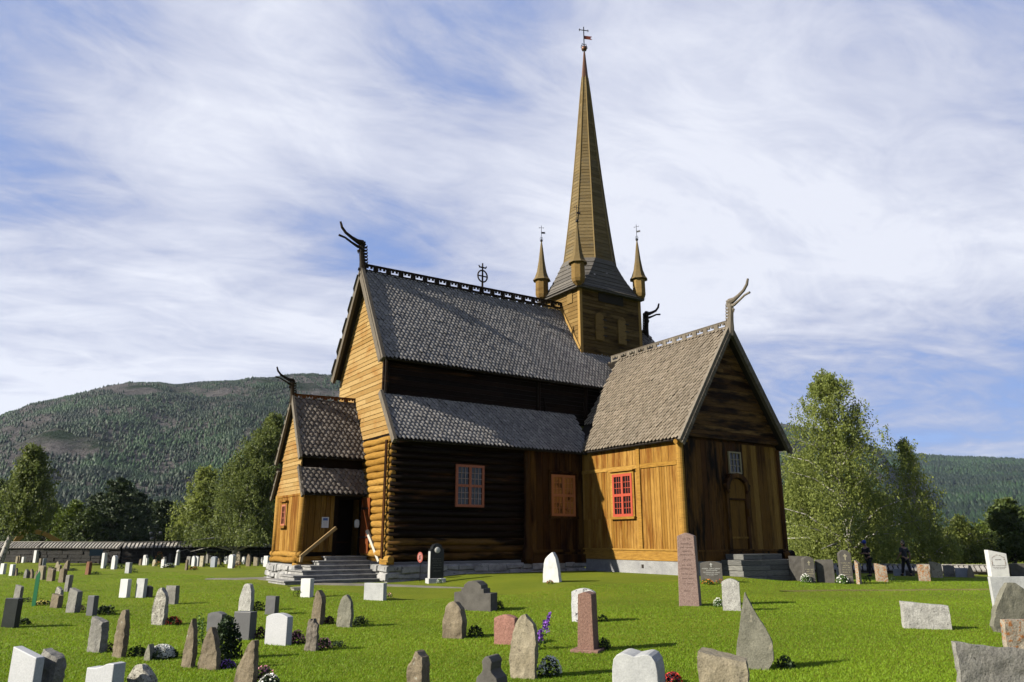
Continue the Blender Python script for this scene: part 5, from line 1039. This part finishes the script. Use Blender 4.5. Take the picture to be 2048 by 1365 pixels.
# ------------------------------------------------------------------ mountains and their forest
def rockm(name, g1, g2, r1, r2, lo, hi, sc):
    m, nt, p = nodes(name); co = coord(nt, (sc, sc, sc)); n = noise_(nt, co, 1., 8, .62); k = noise_(nt, co, 9., 8, .7); f = ramp(nt, k, [(.3, r1), (.7, r2)]).outputs[0]
    g = mixc(nt, noise_(nt, co, 22., 6, .7), g1, g2); c = mixc(nt, ramp(nt, n, [(lo, (0,0,0)), (hi, (1,1,1))]).outputs[0], g, f)
    nt.links.new(c, p.inputs['Base Color']); p.inputs['Roughness'].default_value = 1; p.inputs['Specular IOR Level'].default_value = 0; bump(nt, p, k, 1., 12); return m
M_FOREST = leafm('forest_canopy', (.004,.012,.003), (.014,.038,.008), 0)
def mountain(name, lab, ridge, r0, r1, nA, nR, mat, ntree, th, seed, bare=.5, zb=-8, knob=.03):
    """ridge: (image x, image y) of the skyline; built as real terrain r1 metres away"""
    dirs = []
    for x, y in ridge:
        d = ray(x, y); hd = math.hypot(d.x, d.y); dirs.append((math.atan2(d.x, d.y), d.z/hd))
    A = np.array([q[0] for q in dirs]); T_ = np.array([q[1] for q in dirs]); az = np.linspace(A[0], A[-1], nA); tz = np.interp(az, A, T_); ex = 3
    R = np.array([r0+(r1-r0)*(j/nR) for j in range(nR+1)]+[r1+(r1-r0)*.12*(j+1) for j in range(ex)])
    V = np.zeros((len(R), nA, 3))
    for j, r in enumerate(R):
        for i in range(nA):
            a = az[i]; x = CP.x+r*math.sin(a); y = CP.y+r*math.cos(a); k = (r-r0)/(r1-r0)
            prof = sm(0, 1.12, k)/sm(0, 1.12, 1) if k < 1 else 1-.02*(k-1)*5
            H = tz[i]*r1+CP.z-zb; q = Vector((x/r1*6+seed, y/r1*6, 0)); nz = noise.fractal(q*2.2, 1., 2., 6)*knob*H*min(1, k*3)*(1-.75*sm(.75, 1., k))*2.2
            gul = abs(noise.noise(Vector((a*18+seed, k*1.3, 0))))*knob*H*1.8*math.sin(PI*min(1, k))
            V[j, i] = (x, y, zb+H*prof+nz-gul)
    nc = nA; Fq = np.array([(j*nc+i, j*nc+i+1, (j+1)*nc+i+1, (j+1)*nc+i) for j in range(len(R)-1) for i in range(nc-1)])[:, ::-1]
    o = npmesh(name, V.reshape(-1,3), Fq, mat); o.data.polygons.foreach_set('use_smooth', [True]*len(Fq)); tag(o, kind='structure')
    rs = np.random.default_rng(seed); m = int(ntree*2.6); fj = (nR*.999)*rs.random(m)**1.0; fi = rs.random(m)*(nc-1.001); j = fj.astype(int); i = fi.astype(int); u = (fj-j)[:,None]; w = (fi-i)[:,None]
    P = V[j,i]*(1-u)*(1-w)+V[j+1,i]*u*(1-w)+V[j,i+1]*(1-u)*w+V[j+1,i+1]*u*w
    sc = 9./r1; dn = np.array([noise.fractal(Vector(((a[0]-a[2]*2.2)*sc*.7+seed, a[1]*sc*.8, (a[2]+a[0]*.35)*sc*3.2)), 1., 2., 5) for a in P]); kk = fj/nR
    ok = dn > (bare+ .55*(kk-.6)+rs.normal(size=m)*.16); P = P[ok][:ntree]; kk = kk[ok][:ntree]; m = len(P)
    hgt = th*(.55+.75*rs.random(m))*(1.1-.45*kk); rad = hgt*(.2+.16*rs.random(m)); ns = 4; an = np.arange(ns)*2*PI/ns; V2 = np.zeros((m, ns*2+1, 3)); ph = rs.random(m)[:,None]*6
    for ring, (zf, rf) in enumerate(((.05, .75), (.38, 1.))):
        jit = .75+.5*rs.random((m, ns)); V2[:, ring*ns:(ring+1)*ns, 0] = P[:,0,None]+np.cos(an+ph)*rad[:,None]*rf*jit; V2[:, ring*ns:(ring+1)*ns, 1] = P[:,1,None]+np.sin(an+ph)*rad[:,None]*rf*jit; V2[:, ring*ns:(ring+1)*ns, 2] = P[:,2,None]+(hgt*zf)[:,None]-.1*hgt[:,None]
    V2[:, -1] = P; V2[:, -1, 2] += hgt*.95; F = []
    for s in range(ns): q = (s+1) % ns; F += [(s, q, ns+q), (s, ns+q, ns+s), (ns+s, ns+q, 2*ns)]
    F = (np.array(F)[None]+np.arange(m)[:,None,None]*(2*ns+1)).reshape(-1,3); tone = np.clip(np.array([noise.noise(Vector((a[0]*sc*2.5, a[1]*sc*2.5, a[2]*sc*4)))*1.1+.35 for a in P])+rs.random(m)*.22-.1, 0, 1)
    tag(npmesh('mountain_forest', V2.reshape(-1,3), F, M_FOREST, val=np.repeat(tone, ns*3)), kind='stuff')
M_RL = rockm('left_hill_rock_and_scrub', (0.0064,0.0128,0.0056), (0.0176,0.0272,0.0112), (0.0360,0.0320,0.0304), (0.1040,0.0960,0.0920), .36, .50, .012)
mountain('mountain', '', [(-1100,1082),(-700,980),(-400,915),(-150,876),(0,838),(60,816),(130,797),(200,778),(260,768),(320,767),(350,772),(430,768),(520,762),(600,757),(680,752),(760,758),(900,790),(1100,850),(1300,930),(1480,1082)], 330, 1300, 150, 70, M_RL, 95000, 5.2, 3, bare=-.085)
mountain('mountain', '', [(900,1082),(1050,930),(1200,840),(1380,815),(1480,834),(1560,851),(1640,864),(1700,880),(1760,902),(1800,960),(1830,1030),(1860,1085)], 420, 1700, 60, 50, M_RL, 22000, 6.5, 8, bare=-.04, knob=.04)
M_RR = rockm('far_hill_ground', (0.0144,0.0256,0.0104), (0.0280,0.0440,0.0160), (0.0240,0.0360,0.0160), (0.0400,0.0560,0.0240), .5, .7, .006)
mountain('mountain', '', [(1150,1082),(1300,900),(1500,850),(1640,880),(1760,903),(1850,914),(1900,918),(2000,920),(2048,923),(2200,930),(2500,960),(3000,1082)], 700, 2800, 90, 60, M_RR, 34000, 13, 15, bare=-.5, knob=.02)

# ------------------------------------------------------------------ people
SKIN = plain('skin', (.35,.2,.13), .6); CLOTH_D = plain('black_cloth', (.012,.012,.015), .9); CLOTH_G = plain('dark_grey_cloth', (.035,.038,.045), .9); CAPB = plain('blue_knit_cap', (.02,.06,.36), .8); HAIRD = plain('dark_hair', (.01,.008,.006), .6)
def skinned(name, chains, mat, parent, lv=2, join=True):
    """one connected skeleton: chains of (x,y,z,r); each chain starts at an existing point index"""
    V = []; E_ = []; Rr = []
    for start, pts in chains:
        prev = start
        for p in pts:
            V.append(p[:3]); Rr.append(p[3]); i = len(V)-1
            if prev is not None: E_.append((prev, i))
            prev = i
    me = bpy.data.meshes.new(name); me.from_pydata(V, E_, []); o = bpy.data.objects.new(name, me); COL.objects.link(o); o.parent = parent
    me.materials.append(mat); s = o.modifiers.new('skin', 'SKIN')
    for i, r in enumerate(Rr): me.skin_vertices[0].data[i].radius = (r, r)
    me.skin_vertices[0].data[0].use_root = True; s.use_smooth_shade = True
    b = o.modifiers.new('sub', 'SUBSURF'); b.levels = lv; b.render_levels = lv; return o
def hand(w, d, side):
    """five finger chains from a wrist point w along direction d"""
    w, d = Vector(w), Vector(d).normalized(); s = d.cross(Vector((0,0,1))).normalized() if abs(d.z) < .9 else Vector((1,0,0)); out = []
    for k, L in enumerate((.062,.072,.068,.052)):
        b = w+d*.085+s*(k-1.5)*.02; out.append([(*(w+d*.045+s*(k-1.5)*.014), .012), (*b, .0095), (*(b+d*L*.5+Vector((0,0,-.006))), .0085), (*(b+d*L+Vector((0,0,-.018))), .007)])
    out.append([(*(w+d*.03-s*.03*side), .012), (*(w+d*.06-s*.055*side), .0095), (*(w+d*.09-s*.062*side), .008)]); return out
def person(p, rz, lab, legs, arms, shirt, hat, lean=0., head_pitch=0.):
    t = thing('person', lab, 'person', p, rz, None); f = lean   # local +Y is forward
    pel = (0, 0, .93); ch = [(None, [(0,0,.93,.125), (0,.02+f*.3,1.06,.115), (0,.03+f*.7,1.22,.13), (0,f,1.38,.125), (0,f+.01,1.48,.055), (0,f+.02+head_pitch*.3,1.56,.06), (0,f+.035+head_pitch,1.64,.088), (0,f+.03+head_pitch,1.73,.07)])]
    n0 = 8; idx = n0
    for s, L in ((-1, legs[0]), (1, legs[1])):
        ch.append((0, [(s*.09,0,.88,.095), (s*.095,L[0]*.55,.50,.062), (s*.095,L[0],.09,.042), (s*.1,L[0]+.1,.045,.038), (s*.105,L[0]+.17,.035,.028)])); idx += 5
    for s, A in ((-1, arms[0]), (1, arms[1])):
        ch.append((3, [(s*.19,f,1.40,.062), (*A[0], .044), (*A[1], .030)])); wi = idx+2; idx += 3; d = Vector(A[1])-Vector(A[0])
        for fc in hand(A[1], d, s): ch.append((wi, fc)); idx += len(fc)
    skinned('body', ch, SKIN, t)
    c2 = [(None, [(0,0,.90,.14), (0,.02+f*.3,1.06,.135), (0,.03+f*.7,1.22,.15), (0,f,1.39,.135)])]; k = 4
    for s, A in ((-1, arms[0]), (1, arms[1])): m = Vector((s*.19,f,1.40)).lerp(Vector(A[0]), .85); c2.append((3, [(s*.19,f,1.40,.078), (*m, .062)]))
    skinned('shirt', c2, shirt, t)
    c3 = [(None, [(0,0,.95,.14)])]
    for s, L in ((-1, legs[0]), (1, legs[1])): c3.append((0, [(s*.09,0,.86,.112), (s*.095,L[0]*.55,.50,.085), (s*.095,L[0]-.0,.12,.068)]))
    skinned('trousers', c3, CLOTH_D, t)
    c4 = None
    for s, L in ((-1, legs[0]), (1, legs[1])):
        mb = MB(); mb.lathe((s*.095,L[0]+.04,0), [(.05,.0),(.055,.03),(.05,.08),(.04,.11)], 8); o = mb.build('shoe', CLOTH_D, t, True); o.scale = (1, 1, 1); mb = None
        m2 = MB(); m2.tube([(s*.095,L[0]+.0,.045),(s*.1,L[0]+.12,.04),(s*.105,L[0]+.2,.03)], [.05,.048,.03], 8); o2 = m2.build('shoe', CLOTH_D, t, True)
    hx = f+.03+head_pitch; mb = MB(); mb.lathe((0,hx-.012,1.63), [(.085,.0),(.102,.05),(.103,.10),(.085,.16),(.045,.195),(.01,.2)], 14); mb.build(hat[0], hat[1], t, True)
    if hat[0] == 'cap': mb = MB(); mb.prism([(-.07,0),(.07,0),(.05,.09),(-.05,.09)], (0,hx+.08,1.70), (1,0,0), (0,1,-.2), (0,0,.012)); mb.build('cap_peak', hat[1], t)
    else: mb = MB(); mb.tube([(0,hx-.07,1.70),(0,hx-.1,1.6),(0,hx-.09,1.5)], [.07,.06,.035], 8); mb.build('hair_back', hat[1], t, True)
    mb = MB(); mb.tube([(0,hx+.075,1.655),(0,hx+.11,1.63)], [.012,.014], 6); 
    for s in (-1, 1): mb.tube([(s*.085,hx-.0,1.65),(s*.098,hx-.005,1.655),(s*.09,hx,1.62)], [.015,.018,.01], 6)
    mb.build('nose_and_ears', SKIN, t, True); mb = MB()
    for s in (-1, 1): mb.lathe((s*.03,hx+.082,1.66), [(.002,-.006),(.009,0),(.002,.006)], 8)
    mb.box((-.022,hx+.082,1.598), (.022,hx+.09,1.604)); mb.build('eyes_and_mouth', HAIRD, t)
    return t
pa = at_dist(1733, 40.5); person(pa, math.radians(72), 'visitor in a blue cap and black clothes looking down at something held in both hands', ((.10,),(-.14,)), (((-.26,.14,1.13),(-.13,.36,1.16)), ((.27,.12,1.12),(.12,.36,1.15))), CLOTH_D, ('cap', CAPB), .09, .05)
cm = thing('handheld_camera', 'small dark handheld camera between the hands of the visitor in the blue cap', 'camera', pa+Matrix.Rotation(math.radians(72), 3, 'Z') @ Vector((0,.44,1.17)), math.radians(72)); mb = MB(); mb.box((-.06,-.02,-.035), (.06,.02,.035)); mb.build('camera_body', M_IRON, cm, bevel=.006); mb = MB(); mb.tube([(0,.02,0),(0,.055,0)], .025, 10); mb.build('lens', M_IRON, cm)
pb = at_dist(1806, 41.5); person(pb, math.radians(-20), 'visitor with dark hair, dark grey shirt and black trousers, walking away past the graves', ((.2,),(-.2,)), (((-.27,-.02,1.14),(-.3,.14,.96)), ((.27,-.06,1.13),(.29,-.02,.90))), CLOTH_G, ('hair', HAIRD), .03, .0)

# ------------------------------------------------------------------ small things
p = ground(839, 1163); d = (p-CP).dot(FW); hh = 58*d/FPX; t = thing('warning_sign', 'small round red-rimmed prohibition sign on a thin post by the church footing', 'sign', p); dirc = (Vector((CP.x, CP.y, 0))-Vector((p.x, p.y, 0))).normalized(); t.rotation_euler.z = math.atan2(dirc.y, dirc.x)+PI/2-1.0
mb = MB(); mb.tube([(0,.01,-.1),(0,.01,hh*.75)], .012, 6); mb.build('post', M_IRON, t)
def disc(r, y, mat, nm, z=0): mb = MB(); mb.prism([(r*math.cos(a*PI/14), r*math.sin(a*PI/14)) for a in range(28)], (0,y,hh*.8+z), (1,0,0), (0,0,1), (0,.008,0)); return mb.build(nm, mat, t)
SR = plain('sign_red', (.34,.07,.05), .7); disc(.19, -.01, SR, 'red_rim'); disc(.135, -.014, plain('sign_pink_white', (.40,.2,.18), .7), 'white_field')
mb = MB(); mb.bar((-.08,-.017,hh*.8-.09), (.08,-.017,hh*.8+.09), .008, .03, (0,0,1)); mb.build('red_slash', SR, t); mb = MB(); mb.prism([(-.05,-.08),(.05,-.08),(.04,.0),(.06,.05),(0,.09),(-.05,.04)], (0,-.0155,hh*.8), (1,0,0), (0,0,1), (0,.003,0)); mb.build('black_symbol', CLOTH_D, t)
p = ground(793, 1163); t = MB(); r = random.Random(3); t.lathe((0,0,-.03), [(.14,0),(.19,.05),(.17,.14),(.09,.19)], 7); o = t.build('loose_stone', M_FOUND); o.location = p; tag(o, 'loose pale fist-shaped rock lying by the footing corner near the steps', 'rock')
p = ground(66.5, 1213); o = MB(); o.prism([(-.045,-.1),(.045,-.1),(.05,.75),(.02,.83),(-.045,.7)], (0,0,0), (1,0,0), (0,0,1), (0,.02,0)); o = o.build('grave_marker', plain('green_paint', (.02,.22,.08), .5)); o.location = p; o.rotation_euler.z = -.5; tag(o, 'thin bright green marker board standing in the grass', 'marker')
# garden cart behind the white block stone
p = ground(597, 1194); t = thing('garden_cart', 'little two-wheeled garden cart half hidden behind the white block stone', 'cart', p, .2); t.scale = (.42,)*3
mb = MB(); mb.prism([(-.45,.42),(.3,.42),(.36,.62),(-.55,.62)], (0,-.2,0), (1,0,0), (0,0,1), (0,.4,0)); mb.build('tray', plain('pale_tray', (.5,.48,.42), .5), t)
for y in (-.26, .26):
    mb = MB(); mb.tube([(-.05+.2*math.cos(a*PI/10), y, .2+.2*math.sin(a*PI/10)) for a in range(21)], .014, 5, cap=False)
    for a in range(6): mb.bar((-.05,y,.2), (-.05+.2*math.cos(a*PI/3), y, .2+.2*math.sin(a*PI/3)), .008, .008)
    mb.build('wheel', M_IRON, t)
mb = MB(); mb.tube([(-.05,-.26,.2),(-.05,.26,.2)], .012, 5); mb.tube([(-.05,0,.2),(-.1,0,.44)], .012, 5); mb.tube([(-.5,-.15,.6),(-.8,-.15,.72),(-.8,.15,.72),(-.5,.15,.6)], .012, 5); mb.build('axle_and_handle', M_IRON, t)
# lamp post with floodlights
p = at_dist(309, 53.5); t = thing('floodlight_post', 'dark post carrying three floodlights before the left wall', 'lamp post', p); mb = MB(); mb.tube([(0,0,-.2),(0,0,2.15)], [.05,.04], 8); mb.bar((-.32,0,1.95), (.32,0,1.95), .04, .04); mb.build('post', M_IRON, t)
for x, z in ((-.3,2.02),(.3,2.05),(-.2,1.68)): mb = MB(); mb.lathe((x,-.05,z-.1), [(.05,0),(.11,.04),(.12,.16),(.06,.2)], 10); mb.build('floodlight', plain('grey_lamp_housing', (.14,.14,.15), .4) if 'grey_lamp_housing' not in bpy.data.materials else bpy.data.materials['grey_lamp_housing'], t, True)
# information board
p = at_dist(195, 54.5); t = thing('information_board', 'small blue-grey information board on two legs in front of the left wall', 'board', p, .1); mb = MB()
for x in (-.3, .3): mb.box((x-.03,-.03,-.1), (x+.03,.03,.95))
mb.build('legs', BARKD, t); mb = MB(); mb.box((-.42,-.06,.55), (.42,-.031,.98)); mb.build('panel', plain('dim_blue_panel', (.07,.12,.15), .5), t)
# shed behind the wall and excavator
p = at_dist(300, 82); t = thing('shed', 'black-walled low shed with a thin light bargeboard behind the left wall', 'shed', p, 0); L = 4.6
mb = MB(); mb.box((-4,-2,-.5), (4,2,1.5)); mb.prism([(-4,1.5),(4,1.5),(.9,3.0)], (0,-2,0), (1,0,0), (0,0,1), (0,4,0)); o = mb.build('walls', plain('black_shed_paint', (.012,.011,.01), .9), t); t.rotation_euler.z = -.25
mb = MB(); mb.bar((-4.3,-2.1,1.42), (.9,-2.1,3.1), .12, .16, (0,0,1)); mb.bar((.9,-2.1,3.1), (4.4,-2.1,1.5), .12, .16); mb.build('bargeboard', W_GREY, t)
mb = MB(); mb.hexa([(-4.3,-2.05,1.46),(.9,-2.05,3.16),(.9,2.1,3.16),(-4.3,2.1,1.46),(-4.3,-2.05,1.52),(.9,-2.05,3.22),(.9,2.1,3.22),(-4.3,2.1,1.52)]); mb.hexa([(.9,-2.05,3.16),(4.4,-2.05,1.5),(4.4,2.1,1.5),(.9,2.1,3.16),(.9,-2.05,3.22),(4.4,-2.05,1.56),(4.4,2.1,1.56),(.9,2.1,3.22)]); mb.build('roof', plain('black_roofing', (.02,.02,.02), .9), t)
p = at_dist(88, 66); t = thing('excavator', 'yellow excavator arm arching up behind the left boundary wall', 'excavator', p, 0); YL = plain('yellow_machine_paint', (.36,.2,.02), .5)
mb = MB(); mb.prism([(1.6,.9),(2.1,1.1),(.1,2.25),(-.9,2.55),(-1.25,2.45),(-1.15,2.2),(-.1,1.95)], (0,-.2,0), (1,0,0), (0,0,1), (0,.4,0)); mb.build('boom', YL, t, bevel=.03)
mb = MB(); mb.prism([(-1.3,2.5),(-.95,2.5),(-1.75,1.55),(-2.05,1.0),(-2.2,1.6),(-1.9,2.2)], (0,-.16,0), (1,0,0), (0,0,1), (0,.32,0)); mb.build('arm', YL, t, bevel=.03)
mb = MB(); mb.box((1.2,-.9,.5), (3.6,.9,.95)); mb.box((1.3,-.85,.95), (2.0,0,1.15)); mb.build('cab_and_body', YL, t, bevel=.05); mb = MB()
for y in (-1.0, .6): mb.tube([(1.1,y,.3),(1.4,y,.1),(3.4,y,.1),(3.7,y,.3),(3.4,y,.55),(1.4,y,.55),(1.1,y,.3)], .12, 6); mb.box((1.2,y-.2,.12), (3.6,y+.2,.55))
mb.build('tracks', M_IRON, t)

SKYO = (3.1, 1.7, 0); SKYR = .9
BANKS = [(1330,110,40,.16),(500,130,40,.07),(330,350,130,.09),(600,600,60,.08),(80,780,60,.16),(1400,620,80,.06),(1800,830,70,-.06),(1750,560,50,.09),(1150,250,40,.05),(1900,250,50,.06),(1900,450,60,.03),(80,60,50,-.05),(750,420,200,-.06),(1000,80,200,-.07),(1850,480,300,-.07),(80,450,150,-.05),(1050,60,120,-.05)]
# ------------------------------------------------------------------ light and sky
S.view_settings.view_transform = 'Standard'; S.view_settings.look = 'None'; S.view_settings.exposure = 1.54; S.view_settings.gamma = 1
L_ = Vector((6.3, -1.25, -3.5)).normalized(); sd_ = bpy.data.lights.new('sun', 'SUN'); sd_.energy = 5.; sd_.angle = math.radians(.53); sd_.color = (1, .93, .80)
so = bpy.data.objects.new('sun', sd_); COL.objects.link(so); so.rotation_euler = L_.to_track_quat('-Z', 'Y').to_euler(); so.location = (-40, 10, 40)
W = bpy.data.worlds.new('World'); S.world = W; W.use_nodes = True; nt = W.node_tree; nt.nodes.clear(); out = nt.nodes.new('ShaderNodeOutputWorld')
sk = nt.nodes.new('ShaderNodeTexSky'); sk.sky_type = 'NISHITA'; sk.sun_disc = False; sk.sun_elevation = math.asin(-L_.z); sk.sun_rotation = math.atan2(-L_.x, -L_.y) % (2*PI); sk.air_density = 1.; sk.dust_density = .2; sk.ozone_density = 3.
bg = nt.nodes.new('ShaderNodeBackground'); bg.inputs[1].default_value = .067; nt.links.new(mixc(nt, .86, sk.outputs[0], (1.05, 1.85, 4.1)), bg.inputs[0])
tc = nt.nodes.new('ShaderNodeTexCoord'); sx = nt.nodes.new('ShaderNodeSeparateXYZ'); nt.links.new(tc.outputs['Generated'], sx.inputs[0])
def M_(op, a, b=None):
    m = nt.nodes.new('ShaderNodeMath'); m.operation = op
    for i, x in enumerate((a, b)):
        if x is None: continue
        if isinstance(x, (int, float)): m.inputs[i].default_value = x
        else: nt.links.new(x, m.inputs[i])
    return m.outputs[0]
zc = M_('ADD', M_('MAXIMUM', sx.outputs[2], 0.), .12); cb = nt.nodes.new('ShaderNodeCombineXYZ'); nt.links.new(M_('DIVIDE', sx.outputs[0], zc), cb.inputs[0]); nt.links.new(M_('DIVIDE', sx.outputs[1], zc), cb.inputs[1])
def cl(sc, rot, s, det, rough, dist=0., off=(0,0,0)):
    mp = nt.nodes.new('ShaderNodeMapping'); mp.inputs['Scale'].default_value = sc; mp.inputs['Rotation'].default_value = (0,0,rot); mp.inputs['Location'].default_value = off; nt.links.new(cb.outputs[0], mp.inputs[0])
    n_ = nt.nodes.new('ShaderNodeTexNoise'); n_.inputs['Scale'].default_value = s; n_.inputs['Detail'].default_value = det; n_.inputs['Roughness'].default_value = rough; n_.inputs['Distortion'].default_value = dist; nt.links.new(mp.outputs[0], n_.inputs['Vector']); return n_.outputs['Fac']
big = cl((1,.8,1), .5, .7, 4, .5, .6, SKYO); wisp = cl((.85,1.15,1), SKYR-.2, .95, 10, .6, 1.6, (2.3,.9,0)); fine = cl((.8,1.3,1), SKYR+.3, 3.4, 10, .66, 1.6)
v = M_('ADD', M_('MULTIPLY', big, .46), M_('ADD', M_('MULTIPLY', wisp, .46), M_('MULTIPLY', fine, .22)))
def bank(px, py, n, w):      # broad cloud bank (w>0) or clearing (w<0) in a given direction of the sky
    d = ray(px, py).normalized(); m = nt.nodes.new('ShaderNodeVectorMath'); m.operation = 'DOT_PRODUCT'; nt.links.new(tc.outputs['Generated'], m.inputs[0]); m.inputs[1].default_value = d
    return M_('MULTIPLY', M_('POWER', M_('MAXIMUM', m.outputs['Value'], 0.), n), w)
for q in BANKS: v = M_('ADD', v, bank(*q))
rp = nt.nodes.new('ShaderNodeValToRGB'); nt.links.new(v, rp.inputs[0]); e = rp.color_ramp.elements; e[0].position = .37; e[0].color = (0,0,0,1); e[1].position = .66; e[1].color = (1,1,1,1); rp.color_ramp.interpolation = 'EASE'
bg2 = nt.nodes.new('ShaderNodeBackground'); cr_ = nt.nodes.new('ShaderNodeValToRGB'); nt.links.new(v, cr_.inputs[0]); e = cr_.color_ramp.elements; e[0].position = .50; e[0].color = (.31,.37,.60,1); e[1].position = .76; e[1].color = (.88,.91,1.02,1)
nt.links.new(cr_.outputs[0], bg2.inputs[0]); bg2.inputs[1].default_value = .325
mx = nt.nodes.new('ShaderNodeMixShader'); nt.links.new(rp.outputs[0], mx.inputs[0]); nt.links.new(bg.outputs[0], mx.inputs[1]); nt.links.new(bg2.outputs[0], mx.inputs[2]); nt.links.new(mx.outputs[0], out.inputs[0])
# ------------------------------------------------------------------ the air
bpy.context.view_layer.update(); ZC = [(ob.matrix_world @ Vector(c)).z for ob in S.objects if ob.type == 'MESH' for c in ob.bound_box]; ZLO, ZHI = min(ZC), max(ZC)
mb = MB(); mb.box((-5200, -5200, ZLO-1), (5200, 5200, ZHI+5)); hz = mb.build('haze', M_LAWN); tag(hz, kind='stuff'); m = bpy.data.materials.new('thin_air'); m.use_nodes = True; nt = m.node_tree; nt.nodes.clear()
o = nt.nodes.new('ShaderNodeOutputMaterial'); v = nt.nodes.new('ShaderNodeVolumePrincipled'); v.inputs['Color'].default_value = (.66, .80, 1, 1); v.inputs['Density'].default_value = 4.5e-5; v.inputs['Anisotropy'].default_value = .2
nt.links.new(v.outputs[0], o.inputs['Volume']); hz.data.materials.clear(); hz.data.materials.append(m)
print('extent', ZLO, ZHI)
